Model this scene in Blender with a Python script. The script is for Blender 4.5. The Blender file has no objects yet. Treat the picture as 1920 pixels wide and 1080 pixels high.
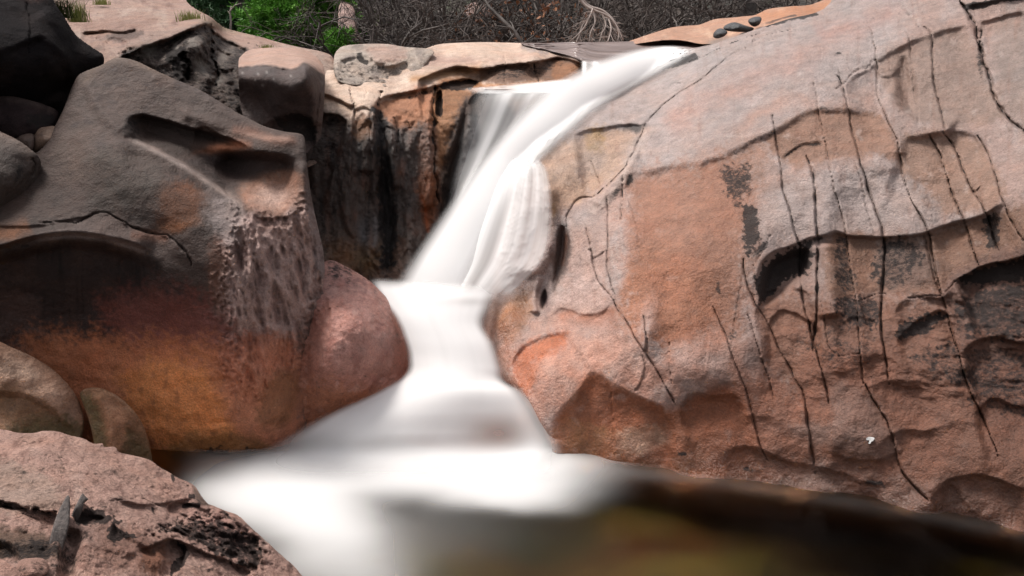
import bpy, math, random
import numpy as np
from math import radians, sin, cos, tan, pi

scene = bpy.context.scene
# ------------------------------------------------------------------ camera
CAM = np.array((0.0, 0.0, 3.3))
PITCH = radians(17.4)
FPX = 1663.0                      # focal length in photo pixels (1920 wide), 60 degrees across
cam_data = bpy.data.cameras.new("camera")
cam_data.sensor_width = 36.0
cam_data.lens = 36.0 * FPX / 1920.0
cam_data.clip_start = 0.05
cam_data.clip_end = 400.0
cam = bpy.data.objects.new("camera", cam_data)
cam.location = CAM
cam.rotation_euler = (pi / 2 - PITCH, 0, 0)
scene.collection.objects.link(cam)
scene.camera = cam

# ------------------------------------------------------------------ light
SUN_EL, SUN_AZ = radians(60), radians(-60)      # azimuth from +Y towards +X: light comes from high on the left
world = bpy.data.worlds.new("World")
scene.world = world
world.use_nodes = True
wn, wl = world.node_tree.nodes, world.node_tree.links
sky = wn.new("ShaderNodeTexSky")
sky.sky_type = 'NISHITA'
sky.sun_disc = False
sky.sun_elevation = SUN_EL
sky.sun_rotation = SUN_AZ
sky.air_density = 1.0
sky.dust_density = 4.0
sky.ozone_density = 1.0
cloud = wn.new("ShaderNodeHueSaturation")        # overcast: the blue of the sky greyed out
cloud.inputs['Saturation'].default_value = 0.22
wl.new(sky.outputs[0], cloud.inputs['Color'])
wl.new(cloud.outputs[0], wn['Background'].inputs['Color'])
wn['Background'].inputs['Strength'].default_value = 0.095
sun_data = bpy.data.lights.new("sun", 'SUN')
sun_data.energy = 2.1
sun_data.angle = radians(14)
sun_data.color = (1.0, 0.95, 0.89)
sun = bpy.data.objects.new("sun", sun_data)
_d = (-sin(SUN_AZ) * cos(SUN_EL), -cos(SUN_AZ) * cos(SUN_EL), -sin(SUN_EL))
import mathutils
sun.rotation_euler = mathutils.Vector(_d).to_track_quat('-Z', 'Y').to_euler()
sun.location = (-8, 0, 14)
scene.collection.objects.link(sun)
scene.view_settings.view_transform = 'Standard'
scene.view_settings.look = 'None'
scene.view_settings.gamma = 1.0
scene.view_settings.exposure = 1.1
scene.view_settings.use_curve_mapping = False

# ------------------------------------------------------------------ small maths
RIGHT = np.array((1.0, 0, 0))
FWD = np.array((0, cos(PITCH), -sin(PITCH)))
UP = np.array((0, sin(PITCH), cos(PITCH)))


def at(px, py, Y):
    """Survey: the world point that lies Y metres ahead along the sight line px, py of the photo."""
    px, py, Y = np.broadcast_arrays(np.asarray(px, float), np.asarray(py, float), np.asarray(Y, float))
    d = FWD + RIGHT * ((px - 960) / FPX)[..., None] + UP * ((540 - py) / FPX)[..., None]
    return CAM + d * (Y / d[..., 1])[..., None]


def ground(px, py, z):
    d = FWD + RIGHT * ((np.asarray(px, float) - 960) / FPX)[..., None] + UP * ((540 - np.asarray(py, float)) / FPX)[..., None]
    return CAM + d * ((z - CAM[2]) / d[..., 2])[..., None]


_rng = np.random.RandomState(7)
_perm = np.concatenate([_rng.permutation(256)] * 3)
_g = _rng.normal(size=(256, 3))
_g /= np.linalg.norm(_g, axis=1)[:, None]


def perlin(p):
    p = np.asarray(p, float)
    i = np.floor(p).astype(int)
    f = p - i
    i &= 255
    w = f * f * f * (f * (f * 6 - 15) + 10)
    out = 0
    for dx in (0, 1):
        wx = w[:, 0] if dx else 1 - w[:, 0]
        for dy in (0, 1):
            wy = w[:, 1] if dy else 1 - w[:, 1]
            for dz in (0, 1):
                wz = w[:, 2] if dz else 1 - w[:, 2]
                h = _perm[_perm[_perm[(i[:, 0] + dx) & 255] + ((i[:, 1] + dy) & 255)] + ((i[:, 2] + dz) & 255)]
                g = _g[h]
                out = out + wx * wy * wz * (g[:, 0] * (f[:, 0] - dx) + g[:, 1] * (f[:, 1] - dy) + g[:, 2] * (f[:, 2] - dz))
    return out * 1.6


def fbm(p, octaves=4, gain=0.5, ridged=False):
    s, a, t = 0, 1.0, 0
    p = np.array(p, float)
    for o in range(octaves):
        n = perlin(p + 17.3 * o)
        if ridged:
            n = 1 - 2 * np.abs(n)
        s = s + a * n
        t += a
        a *= gain
        p = p * 2.03
    return s / t


def sstep(a, b, x):
    t = np.clip((x - a) / (b - a + 1e-9), 0, 1)
    return t * t * (3 - 2 * t)


def smooth_line(pts, n=5, closed=False):
    """Catmull-Rom through the points."""
    p = np.asarray(pts, float)
    if len(p) < 3:
        return p
    if closed:
        q = np.vstack([p[-1], p, p[0], p[1]])
    else:
        q = np.vstack([2 * p[0] - p[1], p, 2 * p[-1] - p[-2]])
    out = []
    t = np.linspace(0, 1, n, endpoint=False)[:, None]
    for k in range(1, len(q) - 2):
        a, b, c, d = q[k - 1], q[k], q[k + 1], q[k + 2]
        out.append(0.5 * ((2 * b) + (-a + c) * t + (2 * a - 5 * b + 4 * c - d) * t ** 2 + (-a + 3 * b - 3 * c + d) * t ** 3))
    out = np.vstack(out)
    if not closed:
        out = np.vstack([out, p[-1]])
    return out


def line_dist(X, Y, pts):
    """distance, signed distance (positive = right hand of the line as drawn, i.e. below a line drawn left to right), 0..1 along"""
    p = np.asarray(pts, float)
    seg = np.diff(p, axis=0)
    ln = np.hypot(seg[:, 0], seg[:, 1]) + 1e-9
    cum = np.concatenate([[0], np.cumsum(ln)])
    best = np.full(X.shape, 1e18)
    sg = np.zeros(X.shape)
    al = np.zeros(X.shape)
    for k in range(len(seg)):
        dx, dy = X - p[k, 0], Y - p[k, 1]
        t = np.clip((dx * seg[k, 0] + dy * seg[k, 1]) / ln[k] ** 2, 0, 1)
        ex, ey = dx - t * seg[k, 0], dy - t * seg[k, 1]
        d2 = ex * ex + ey * ey
        cr = (seg[k, 0] * dy - seg[k, 1] * dx) / ln[k]
        m = (d2 < best - 1e-9)
        best = np.where(m, d2, best)
        sg = np.where(m, cr, sg)
        al = np.where(m, (cum[k] + t * ln[k]) / cum[-1], al)
    d = np.sqrt(best)
    return d, np.where(sg >= 0, d, -d), al


def inside(X, Y, poly):
    r = np.zeros(X.shape, bool)
    p = np.asarray(poly, float)
    q = np.roll(p, -1, axis=0)
    for (x0, y0), (x1, y1) in zip(p, q):
        if y0 == y1:
            continue
        c = ((y0 > Y) != (y1 > Y))
        r ^= c & (X < (x1 - x0) * (Y - y0) / (y1 - y0) + x0)
    return r


def lin(c):
    c = np.asarray(c, float) / 255.0
    return np.where(c <= 0.04045, c / 12.92, ((c + 0.055) / 1.055) ** 2.4)


def tps(ctrl, X, Y):
    """thin plate spline through (x, y, value) points"""
    c = np.asarray(ctrl, float)
    S = 500.0
    x, y, v = c[:, 0] / S, c[:, 1] / S, c[:, 2]
    n = len(c)

    def U(r2):
        return np.where(r2 > 1e-12, r2 * np.log(r2 + 1e-12), 0)
    K = U((x[:, None] - x) ** 2 + (y[:, None] - y) ** 2) + np.eye(n) * 1e-4
    Pm = np.stack([np.ones(n), x, y], 1)
    A = np.block([[K, Pm], [Pm.T, np.zeros((3, 3))]])
    w = np.linalg.solve(A, np.concatenate([v, np.zeros(3)]))
    Xs, Ys = X / S, Y / S
    out = w[n] + w[n + 1] * Xs + w[n + 2] * Ys
    for k in range(n):
        out = out + w[k] * U((Xs - x[k]) ** 2 + (Ys - y[k]) ** 2)
    return out


# ------------------------------------------------------------------ tagging
def tag(o, label=None, cat=None, group=None, kind=None):
    if label:
        o['label'] = label
    if cat:
        o['category'] = cat
    if group:
        o['group'] = group
    if kind:
        o['kind'] = kind
    return o


def mesh_obj(name, verts, faces, mat, parent=None, smooth=True):
    me = bpy.data.meshes.new(name)
    me.from_pydata([tuple(map(float, v)) for v in verts], [], [tuple(f) for f in faces])
    if smooth:
        me.polygons.foreach_set('use_smooth', np.ones(len(me.polygons), bool))
    me.materials.append(mat)
    o = bpy.data.objects.new(name, me)
    scene.collection.objects.link(o)
    if parent:
        o.parent = parent
    return o


def fast_mesh(name, verts, quads, tris, mat, cols=None, attrs=None, parent=None, smooth=True):
    me = bpy.data.meshes.new(name)
    nv, nq, nt = len(verts), len(quads), len(tris)
    me.vertices.add(nv)
    me.vertices.foreach_set('co', np.asarray(verts, np.float32).ravel())
    me.loops.add(nq * 4 + nt * 3)
    me.polygons.add(nq + nt)
    lv = np.concatenate([np.asarray(quads, np.int32).reshape(-1), np.asarray(tris, np.int32).reshape(-1)])
    me.loops.foreach_set('vertex_index', lv.astype(np.int32))
    st = np.concatenate([np.arange(nq) * 4, nq * 4 + np.arange(nt) * 3]).astype(np.int32)
    me.polygons.foreach_set('loop_start', st)
    if smooth:
        me.polygons.foreach_set('use_smooth', np.ones(nq + nt, bool))
    me.update(calc_edges=True)
    if cols is not None:
        a = me.attributes.new('Col', 'FLOAT_COLOR', 'POINT')
        a.data.foreach_set('color', np.concatenate([cols, np.ones((nv, 1))], 1).astype(np.float32).ravel())
    for k, v in (attrs or {}).items():
        a = me.attributes.new(k, 'FLOAT', 'POINT')
        a.data.foreach_set('value', np.asarray(v, np.float32))
    me.validate()
    me.materials.append(mat)
    o = bpy.data.objects.new(name, me)
    scene.collection.objects.link(o)
    if parent:
        o.parent = parent
    return o


def empty(name, loc=(0, 0, 0)):
    o = bpy.data.objects.new(name, None)
    o.empty_display_size = 0.2
    o.location = loc
    scene.collection.objects.link(o)
    return o


# ------------------------------------------------------------------ materials
class NT:
    def __init__(self, name):
        self.m = bpy.data.materials.new(name)
        self.m.use_nodes = True
        self.t = self.m.node_tree
        self.n = self.t.nodes
        self.bsdf = self.n.get('Principled BSDF')
        self.out = self.n.get('Material Output')

    def new(self, kind, **inp):
        nd = self.n.new(kind)
        for k, v in inp.items():
            self.set(nd, k, v)
        return nd

    def set(self, nd, k, v):
        s = nd.inputs[int(k[1:])] if (k[0] == 'i' and k[1:].isdigit()) else nd.inputs[k.replace('_', ' ')]
        if isinstance(v, bpy.types.NodeSocket):
            self.t.links.new(v, s)
        else:
            s.default_value = v

    def math(self, op, a, b=0.0, clamp=False):
        nd = self.n.new('ShaderNodeMath')
        nd.operation = op
        nd.use_clamp = clamp
        self.set(nd, 'i0', a)
        self.set(nd, 'i1', b)
        return nd.outputs[0]

    def noise(self, vec, scale, detail=4, rough=0.55, dist=0.0):
        nd = self.new('ShaderNodeTexNoise', Vector=vec, Scale=scale, Detail=detail, Roughness=rough, Distortion=dist)
        return nd.outputs['Fac']

    def range(self, v, a, b, c=0.0, d=1.0, smooth=True):
        nd = self.n.new('ShaderNodeMapRange')
        nd.interpolation_type = 'SMOOTHSTEP' if smooth else 'LINEAR'
        for i, x in enumerate((v, a, b, c, d)):
            self.set(nd, 'i%d' % i, x)
        return nd.outputs[0]

    def mix(self, fac, a, b, mode='MIX'):
        nd = self.n.new('ShaderNodeMix')
        nd.data_type = 'RGBA'
        nd.blend_type = mode
        self.set(nd, 'i0', fac)
        self.t.links.new(a, nd.inputs[6]) if isinstance(a, bpy.types.NodeSocket) else setattr(nd.inputs[6], 'default_value', a)
        self.t.links.new(b, nd.inputs[7]) if isinstance(b, bpy.types.NodeSocket) else setattr(nd.inputs[7], 'default_value', b)
        return nd.outputs[2]

    def attr(self, name):
        nd = self.n.new('ShaderNodeAttribute')
        nd.attribute_name = name
        return nd


def rock_material(name, speck=1.0, bump=1.0, grain=1.0, rough=0.75, spec=0.25):
    t = NT(name)
    co = t.n.new('ShaderNodeTexCoord').outputs['Object']
    col = t.attr('Col').outputs['Color']
    lich = t.attr('Lich').outputs['Fac']
    wet = t.attr('Wet').outputs['Fac']
    # crystals of the granite: lighter and darker grains, dark mica flecks
    g1 = t.range(t.noise(co, 75 / grain, 5, 0.72), 0.3, 0.7, 0.66, 1.32, False)
    g2 = t.range(t.noise(co, 9 / grain, 4, 0.6), 0.3, 0.7, 0.80, 1.18, False)
    g = t.math('MULTIPLY', g1, g2)
    c = t.new('ShaderNodeVectorMath', i0=col)
    c.operation = 'MULTIPLY'
    cmb = t.new('ShaderNodeCombineXYZ', i0=g, i1=g, i2=g)
    t.t.links.new(cmb.outputs[0], c.inputs[1])
    c = c.outputs[0]
    # warm and cool mineral drift
    c = t.mix(t.range(t.noise(co, 3.1, 5, 0.6), 0.42, 0.68, 0, 0.30), c, t.mix(1.0, c, (1.12, 0.88, 0.72, 1), 'MULTIPLY'))
    pit = t.range(t.noise(co, 48 / grain, 4, 0.85, 0.8), 0.60, 0.70, 0, 0.62 * speck)
    c = t.mix(pit, c, t.mix(1.0, c, (0.22, 0.18, 0.17, 1), 'MULTIPLY'))
    # black lichen, granular at its rim
    ln = t.math('ADD', t.math('MULTIPLY', t.noise(co, 30, 6, 0.75), 0.75), t.math('MULTIPLY', t.noise(co, 7, 4, 0.6), 0.45))
    lm = t.range(t.math('SUBTRACT', t.math('ADD', lich, 0.12), ln), -0.09, 0.13, 0, 0.92)
    c = t.mix(lm, c, (0.020, 0.0165, 0.016, 1))
    t.set(t.bsdf, 'Base_Color', c)
    r = t.math('SUBTRACT', rough, t.math('MULTIPLY', wet, 0.42))
    r = t.math('ADD', r, t.math('MULTIPLY', t.math('SUBTRACT', g1, 1.0), 0.15), True)
    t.set(t.bsdf, 'Roughness', r)
    t.set(t.bsdf, 'Specular_IOR_Level', t.math('MULTIPLY', t.math('ADD', spec, t.math('MULTIPLY', wet, 0.3)), t.math('SUBTRACT', 1.0, t.math('MULTIPLY', lm, .7))))
    h = t.math('ADD', t.math('MULTIPLY', t.noise(co, 11, 7, 0.66), 0.034 * bump), t.math('MULTIPLY', t.noise(co, 60 / grain, 4, 0.7), 0.010 * bump))
    h = t.math('SUBTRACT', h, t.math('MULTIPLY', pit, 0.006))
    b = t.new('ShaderNodeBump', Height=h, Strength=1.0, Distance=1.0)
    t.set(t.bsdf, 'Normal', b.outputs[0])
    return t.m


# ------------------------------------------------------------------ rocks
K_ALB = 0.66       # sunlit picture tone -> rock colour


class Rock:
    def __init__(self, outline, ctrl, step=2.2, rim=14, rimk=1.0, sharp=False, rimfn=None):
        poly = smooth_line(outline, 4, True) if not sharp else np.asarray(outline, float)
        self.poly = poly
        x0, y0 = poly.min(0) - step
        x1, y1 = poly.max(0) + step
        nx, ny = int((x1 - x0) / step) + 2, int((y1 - y0) / step) + 2
        gx, gy = np.meshgrid(x0 + np.arange(nx) * step, y0 + np.arange(ny) * step)
        X, Y = gx.ravel(), gy.ravel()
        ins = inside(X, Y, poly)
        idx = np.arange(nx * ny).reshape(ny, nx)
        q = np.stack([idx[:-1, :-1], idx[1:, :-1], idx[1:, 1:], idx[:-1, 1:]], -1).reshape(-1, 4)
        q = q[ins[q].sum(1) >= 2]
        used = np.unique(q)
        remap = np.full(nx * ny, -1)
        remap[used] = np.arange(len(used))
        self.q = remap[q]
        X, Y, ins = X[used].copy(), Y[used].copy(), ins[used]
        # distance to the outline, and snapping of the last ring on to it
        p, pn = poly, np.roll(poly, -1, axis=0)
        best = np.full(X.shape, 1e18)
        bx, by = X.copy(), Y.copy()
        for (ax, ay), (cx, cy) in zip(p, pn):
            sx, sy = cx - ax, cy - ay
            l2 = sx * sx + sy * sy + 1e-9
            t = np.clip(((X - ax) * sx + (Y - ay) * sy) / l2, 0, 1)
            qx, qy = ax + t * sx, ay + t * sy
            d2 = (X - qx) ** 2 + (Y - qy) ** 2
            m = d2 < best
            best = np.where(m, d2, best)
            bx = np.where(m, qx, bx)
            by = np.where(m, qy, by)
        self.edge = np.where(ins, np.sqrt(best), 0)
        X = np.where(ins, X, bx)
        Y = np.where(ins, Y, by)
        self.X, self.Y = X, Y
        self.D = tps(ctrl, X, Y)
        self.px = self.D.mean() / FPX          # metres per photo pixel here
        self.step = step
        d = np.clip(self.edge / rim, 0, 1)
        if rimfn is not None:
            rimk = rimk * rimfn(X, Y)
        self.D = self.D + rimk * rim * self.px * (1 - np.sqrt(np.clip(1 - (1 - d) ** 2, 0, 1)))
        n = len(X)
        self.C = np.zeros((n, 3))
        self.L = np.zeros(n)
        self.W = np.zeros(n)
        self._P = None
        self.lipk, self.minend, self.wobble, self.crease = 1.0, 0.0, 2.0, 0.3

    # --- geometry
    def warped(self, amp=3.0):
        if not hasattr(self, '_wx'):
            q = np.stack([self.X, self.Y, 0 * self.X], 1)
            self._wx = fbm(q / 34.0, 4), fbm(q / 34.0 + 50, 4)
        return self.X + amp * 2 * self._wx[0], self.Y + amp * 2 * self._wx[1]

    def taper(self, pts, ends, X, Y):
        """falls to nothing at the two ends of a line, smoothly in the plane"""
        p = np.asarray(pts, float)
        if ends <= 0:
            return 1.0
        c = p[-1] - p[0]
        w = ((X - p[0, 0]) * c[0] + (Y - p[0, 1]) * c[1]) / (c @ c + 1e-9)
        return sstep(0, ends, w) * sstep(0, ends, 1 - w)

    def lip(self, pts, A, L, w=8, ends=0.12, n=5):
        """a crest: below the line the face turns steep or overhangs by about A metres and comes out again over L pixels"""
        X, Y = self.warped(self.wobble)
        d, s, al = line_dist(X, Y, smooth_line(pts, n))
        tp = self.taper(pts, max(ends, self.minend), X, Y)
        sp = np.clip(s, 0, None)
        step = sstep(0, w, s) * np.exp(-np.clip(s - w, 0, None) / L)
        tri = (sp / (L * .55)) * np.exp(1 - sp / (L * .55))
        self.D += A * self.lipk * tp * ((1 - self.crease) * step + self.crease * tri)
        return self

    def shelf(self, pts, A, L, w=8, ends=0.12, n=5):
        """material above the line stands forward by A, fading upward over L pixels"""
        d, s, al = line_dist(self.X, self.Y, smooth_line(pts, n))
        tp = self.taper(pts, ends, self.X, self.Y)
        s = -s
        self.D -= A * tp * sstep(0, w, s) * np.exp(-np.clip(s - w, 0, None) / L)
        return self

    def ridge(self, pts, A, w, ends=0.1):
        d, s, al = line_dist(self.X, self.Y, smooth_line(pts, 5))
        tp = self.taper(pts, ends, self.X, self.Y)
        self.D -= A * tp * np.exp(-(d / w) ** 2)
        return self

    def crack(self, pts, w=2.6, A=0.035, ink=1.0, wob=1.3, ends=0.04, soft=1.0):
        pts = smooth_line(pts, 5)
        x0, y0 = pts.min(0) - 40
        x1, y1 = pts.max(0) + 40
        m = (self.X > x0) & (self.X < x1) & (self.Y > y0) & (self.Y < y1)
        if not m.any():
            return self
        X, Y = self.X[m], self.Y[m]
        q = np.stack([X / 23.0, Y / 23.0, np.full(X.shape, pts[0, 0])], 1)
        X = X + wob * 1.5 * perlin(q) + wob * 0.6 * perlin(q * 4)
        Y = Y + wob * perlin(q + 9)
        d, s, al = line_dist(X, Y, pts)
        w = w * .60
        ww = w * (0.75 + 1.1 * perlin(np.stack([al * 14, al * 0 + pts[0, 1], al * 0], 1)))
        ww = np.clip(ww, w * 0.25, None) * (0.3 + 0.7 * sstep(0, ends, al) * sstep(0, ends, 1 - al))
        sg = 1 if (int(pts[0, 0] * 7 + pts[0, 1] * 3) % 2) else -1
        self.D[m] += A * np.exp(-(d / (ww * 1.4)) ** 2) + sg * A * .35 * np.tanh(s / (w * 1.2)) * np.exp(-(d / 16.0) ** 2) * sstep(0, .15, al) * sstep(0, .15, 1 - al)
        brk = np.clip(0.72 + 0.75 * perlin(np.stack([al * len(pts) * .55, al * 0 + pts[0, 0], al * 0 + 3], 1)), .25, 1.05)
        k = ink * brk * np.exp(-(d / (ww * 0.85)) ** 2)
        self.ink_pending.append((m, k)) if hasattr(self, 'ink_pending') else setattr(self, 'ink_pending', [(m, k)])
        return self

    def bump(self, x, y, rx, ry, A, ang=0, p=2):
        c, s = cos(radians(ang)), sin(radians(ang))
        u = ((self.X - x) * c + (self.Y - y) * s) / rx
        v = (-(self.X - x) * s + (self.Y - y) * c) / ry
        self.D -= A * np.exp(-(u * u + v * v) ** (p / 2))
        return self

    def hollow(self, poly, A, soft=20, n=4):
        pl = smooth_line(poly, n, True)
        d, _, _ = line_dist(self.X, self.Y, np.vstack([pl, pl[0]]))
        ins = inside(self.X, self.Y, pl)
        self.D += A * np.where(ins, sstep(0, soft, d), 0)
        return self

    def P(self):
        return at(self.X, self.Y, self.D)

    def rough(self, scale, amp, octaves=4, mask=1, stretch=(1, 1, 1), ridged=False, gain=0.5):
        q = self.P() * scale * np.array(stretch)
        self.D += amp * mask * fbm(q + 3.1, octaves, gain, ridged)
        return self

    # --- masks
    def nz(self, scale, octaves=4, off=0.0, stretch=(1, 1, 1)):
        key = (scale, octaves, off, stretch)
        if not hasattr(self, '_nc'):
            self._nc = {}
        if key not in self._nc:
            q = np.stack([self.X, self.Y, 0 * self.X], 1) / 100.0 * scale * np.array(stretch)
            self._nc[key] = fbm(q + off, octaves)
        return self._nc[key]

    def poly_mask(self, poly, soft=10, warp=12, wscale=3.0, n=4):
        pl = smooth_line(poly, n, True)
        x0, y0 = pl.min(0) - soft - warp * 2
        x1, y1 = pl.max(0) + soft + warp * 2
        m = (self.X > x0) & (self.X < x1) & (self.Y > y0) & (self.Y < y1)
        out = np.zeros(self.X.shape)
        if m.any():
            X = self.X[m] + warp * self.nz(wscale, 4, 2.0)[m]
            Y = self.Y[m] + warp * self.nz(wscale, 4, 7.0)[m]
            d, _, _ = line_dist(X, Y, np.vstack([pl, pl[0]]))
            ins = inside(X, Y, pl)
            out[m] = sstep(-soft, soft, np.where(ins, d, -d) + 1.5 * soft * self.nz(11.0, 4, 33.0)[m])
        return out

    def blob(self, x, y, rx, ry, ang=0, warp=12, wscale=3.0):
        X = self.X + warp * self.nz(wscale, 4, 2.0)
        Y = self.Y + warp * self.nz(wscale, 4, 7.0)
        c, s = cos(radians(ang)), sin(radians(ang))
        u = ((X - x) * c + (Y - y) * s) / rx
        v = (-(X - x) * s + (Y - y) * c) / ry
        return np.exp(-(u * u + v * v) * (1 + 1.2 * self.nz(11.0, 4, 33.0)))

    def band(self, pts, w, below=None, warp=6, ends=0.1):
        """soft stripe along a line; below=L makes it hang under the line fading over L px"""
        X = self.X + warp * self.nz(3.0, 4, 2.0)
        Y = self.Y + warp * self.nz(3.0, 4, 7.0)
        d, s, al = line_dist(X, Y, smooth_line(pts, 4))
        tp = sstep(0, ends, al) * sstep(0, ends, 1 - al)
        if below:
            return tp * sstep(-w, w, s) * np.exp(-np.clip(s, 0, None) / below)
        return tp * np.exp(-(d / w) ** 2)

    # --- colour
    def mul(self, k, mask=1.0):
        self.C *= (1 - mask * (1 - k))[:, None] if isinstance(mask, np.ndarray) else k
        return self

    def base(self, rgb):
        self.C[:] = lin(rgb) * K_ALB
        return self

    def tint(self, mask, rgb, k=1.0):
        m = np.clip(mask * k, 0, 1)[:, None]
        self.C = self.C * (1 - m) + lin(rgb) * K_ALB * m
        return self

    def lichen(self, mask, k=1.0):
        self.L = np.maximum(self.L, np.clip(mask * k, 0, 1.2))
        return self

    def wet(self, mask, k=1.0):
        self.W = np.maximum(self.W, np.clip(mask * k, 0, 1))
        return self

    def build(self, name, mat, label=None, cat='rock', group=None, back=1.2, parent=None, kind=None):
        for m, k in getattr(self, 'ink_pending', []):
            self.L[m] = np.maximum(self.L[m], k)
        P = self.P()
        e = np.concatenate([self.q[:, [0, 1]], self.q[:, [1, 2]], self.q[:, [2, 3]], self.q[:, [3, 0]]])
        key = np.sort(e, 1)
        code = key[:, 0].astype(np.int64) * len(P) + key[:, 1]
        u, inv, cnt = np.unique(code, return_inverse=True, return_counts=True)
        be = e[cnt[inv] == 1]                       # boundary edges, keeping the direction of their face
        bv = np.unique(be)
        rm = np.full(len(P), -1)
        rm[bv] = np.arange(len(bv))
        cen = P.mean(0)
        away = cen - CAM
        away /= np.linalg.norm(away)
        verts, quads = [P], [self.q]
        Cs, Ls, Ws = [self.C], [self.L], [self.W]
        prev = bv
        B = P[bv]
        base = len(P)
        rings = ((0.10, 0.02), (0.35, 0.10), (0.75, 0.25), (1.0, 0.5))
        for t, sh in rings:
            R = B + away * back * t + (cen + away * back - B) * sh * np.array((1, 0.3, 1))
            verts.append(R)
            Cs.append(self.C[bv]); Ls.append(self.L[bv]); Ws.append(self.W[bv])
            now = base + np.arange(len(bv))
            a, b = rm[be[:, 0]], rm[be[:, 1]]
            quads.append(np.stack([prev[b], prev[a], now[a], now[b]], 1))
            prev = now
            base += len(bv)
        verts.append((cen + away * back)[None])
        Cs.append(self.C.mean(0)[None]); Ls.append(np.zeros(1)); Ws.append(np.zeros(1))
        a, b = rm[be[:, 0]], rm[be[:, 1]]
        tris = np.stack([prev[b], prev[a], np.full(len(a), base)], 1)
        V = np.concatenate(verts)
        o = fast_mesh(name, V, np.concatenate(quads), tris, mat, np.clip(np.concatenate(Cs), 0.004, 0.8),
                      {'Lich': np.concatenate(Ls), 'Wet': np.concatenate(Ws)}, parent)
        tag(o, label, cat if label else None, group, kind)
        return o


def lookup(rock, X, Y):
    """surface distance of a rock along given sight lines (inf where it has none)"""
    s = rock.step * 2
    key = np.round(rock.X / s).astype(int) * 100003 + np.round(rock.Y / s).astype(int)
    o = np.argsort(key)
    k2 = np.round(X / s).astype(int) * 100003 + np.round(Y / s).astype(int)
    p = np.searchsorted(key[o], k2)
    p = np.clip(p, 0, len(o) - 1)
    ok = key[o][p] == k2
    return np.where(ok, rock.D[o[p]], np.inf)


M_ROCK = rock_material('granite', 0.9, 1.0, 1.0, 0.60, 0.42)
M_ROUGH = rock_material('rough_granite', 0.9, 2.0, 1.3)
M_DARK = rock_material('dark_wet_granite', 0.8, 1.1, 1.0)
M_BLACK = rock_material('black_granite', 0.6, 1.3, 1.0, 0.9, 0.06)
M_SCULPT = rock_material('dark_sculpted_granite', 0.8, 1.0, 1.0, 0.66, 0.20)
# ================================================================== the great slab on the right bank
PALE = (192, 175, 170)
PINK = (184, 154, 143)
TAN = (176, 134, 112)
ORANGE = (178, 116, 82)
RUST = (172, 88, 42)
BROWN = (128, 82, 60)
GREY = (158, 140, 134)
DKBROWN = (78, 56, 48)
BLACK = (38, 32, 32)
CREAM = (226, 200, 184)

r = Rock([(1330, 84), (1420, 54), (1480, 35), (1545, 16), (1600, -45), (1800, -170), (2350, -260), (2380, 500), (2350, 1230),
          (1700, 1100), (1300, 1010), (1060, 930), (1036, 850), (1008, 790), (968, 735), (940, 712), (900, 680), (870, 640), (850, 600), (840, 560), (870, 450), (920, 330), (985, 235), (1100, 150), (1250, 100)],
         [(1000, 290, 8.9), (1030, 335, 8.35), (1028, 450, 7.9), (1000, 560, 7.45), (945, 600, 7.25), (970, 690, 6.75), (1020, 780, 6.3), (1040, 850, 6.15),
          (1100, 210, 9.5), (1100, 260, 8.9), (1100, 350, 8.3), (1100, 450, 7.5), (1100, 580, 6.85), (1090, 680, 6.42), (1100, 780, 6.18), (1100, 866, 6.08),
          (1300, 110, 10.2), (1300, 200, 9.0), (1300, 300, 8.0), (1300, 400, 7.25), (1300, 550, 6.6), (1300, 700, 6.17), (1300, 800, 5.98), (1300, 880, 5.85),
          (1500, 30, 10.4), (1500, 100, 9.2), (1500, 200, 8.15), (1500, 300, 7.45), (1500, 450, 6.75), (1500, 600, 6.3), (1500, 750, 5.95), (1500, 910, 5.66),
          (1700, -20, 10), (1700, 60, 9.0), (1700, 150, 8.2), (1700, 250, 7.5), (1700, 400, 6.75), (1700, 550, 6.25), (1700, 700, 5.88), (1700, 940, 5.45),
          (1900, 0, 8.9), (1900, 150, 7.9), (1900, 300, 7.1), (1900, 450, 6.45), (1900, 600, 6.0), (1900, 800, 5.5), (1900, 980, 5.15),
          (2300, 0, 7.6), (2300, 500, 5.6), (2300, 1000, 4.7), (1700, -200, 11), (2300, -250, 8.8), (1500, 948, 5.6), (1500, 1000, 5.95), (1500, 1060, 6.4), (1300, 918, 5.78), (1100, 892, 6.02), (1100, 960, 6.5), (1900, 1016, 5.1), (1900, 1060, 5.45), (1900, 1110, 5.95), (1700, 978, 5.4), (1700, 1030, 5.75),
          (2300, 1200, 4.95), (930, 400, 8.35), (880, 500, 7.95), (900, 600, 7.5), (880, 640, 7.4), (920, 690, 7.0), (1000, 230, 9.6), (1250, 100, 10.8), (960, 520, 7.7)], step=2.1, rim=16)
r.lipk, r.minend, r.wobble, r.crease = .46, .15, 1.8, .72
# broad swells
r.rough(0.9, 0.10, 3)
# the crest that runs across the slab and the faces under it
r.lip([(1150, 340), (1180, 325), (1230, 314), (1285, 304), (1330, 295), (1365, 281), (1400, 264), (1432, 249), (1465, 233), (1500, 211), (1530, 202), (1590, 202), (1640, 208), (1668, 228), (1684, 258)], 0.34, 150, 16, .08)
r.lip([(1684, 256), (1720, 253), (1765, 244), (1800, 244), (1832, 252), (1852, 276), (1866, 310)], 0.22, 90, 14, .1)
r.lip([(1460, 300), (1478, 284), (1505, 268), (1548, 265)], 0.07, 22, 5)
r.lip([(1600, 262), (1625, 246), (1665, 240)], 0.06, 30, 6)
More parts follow.
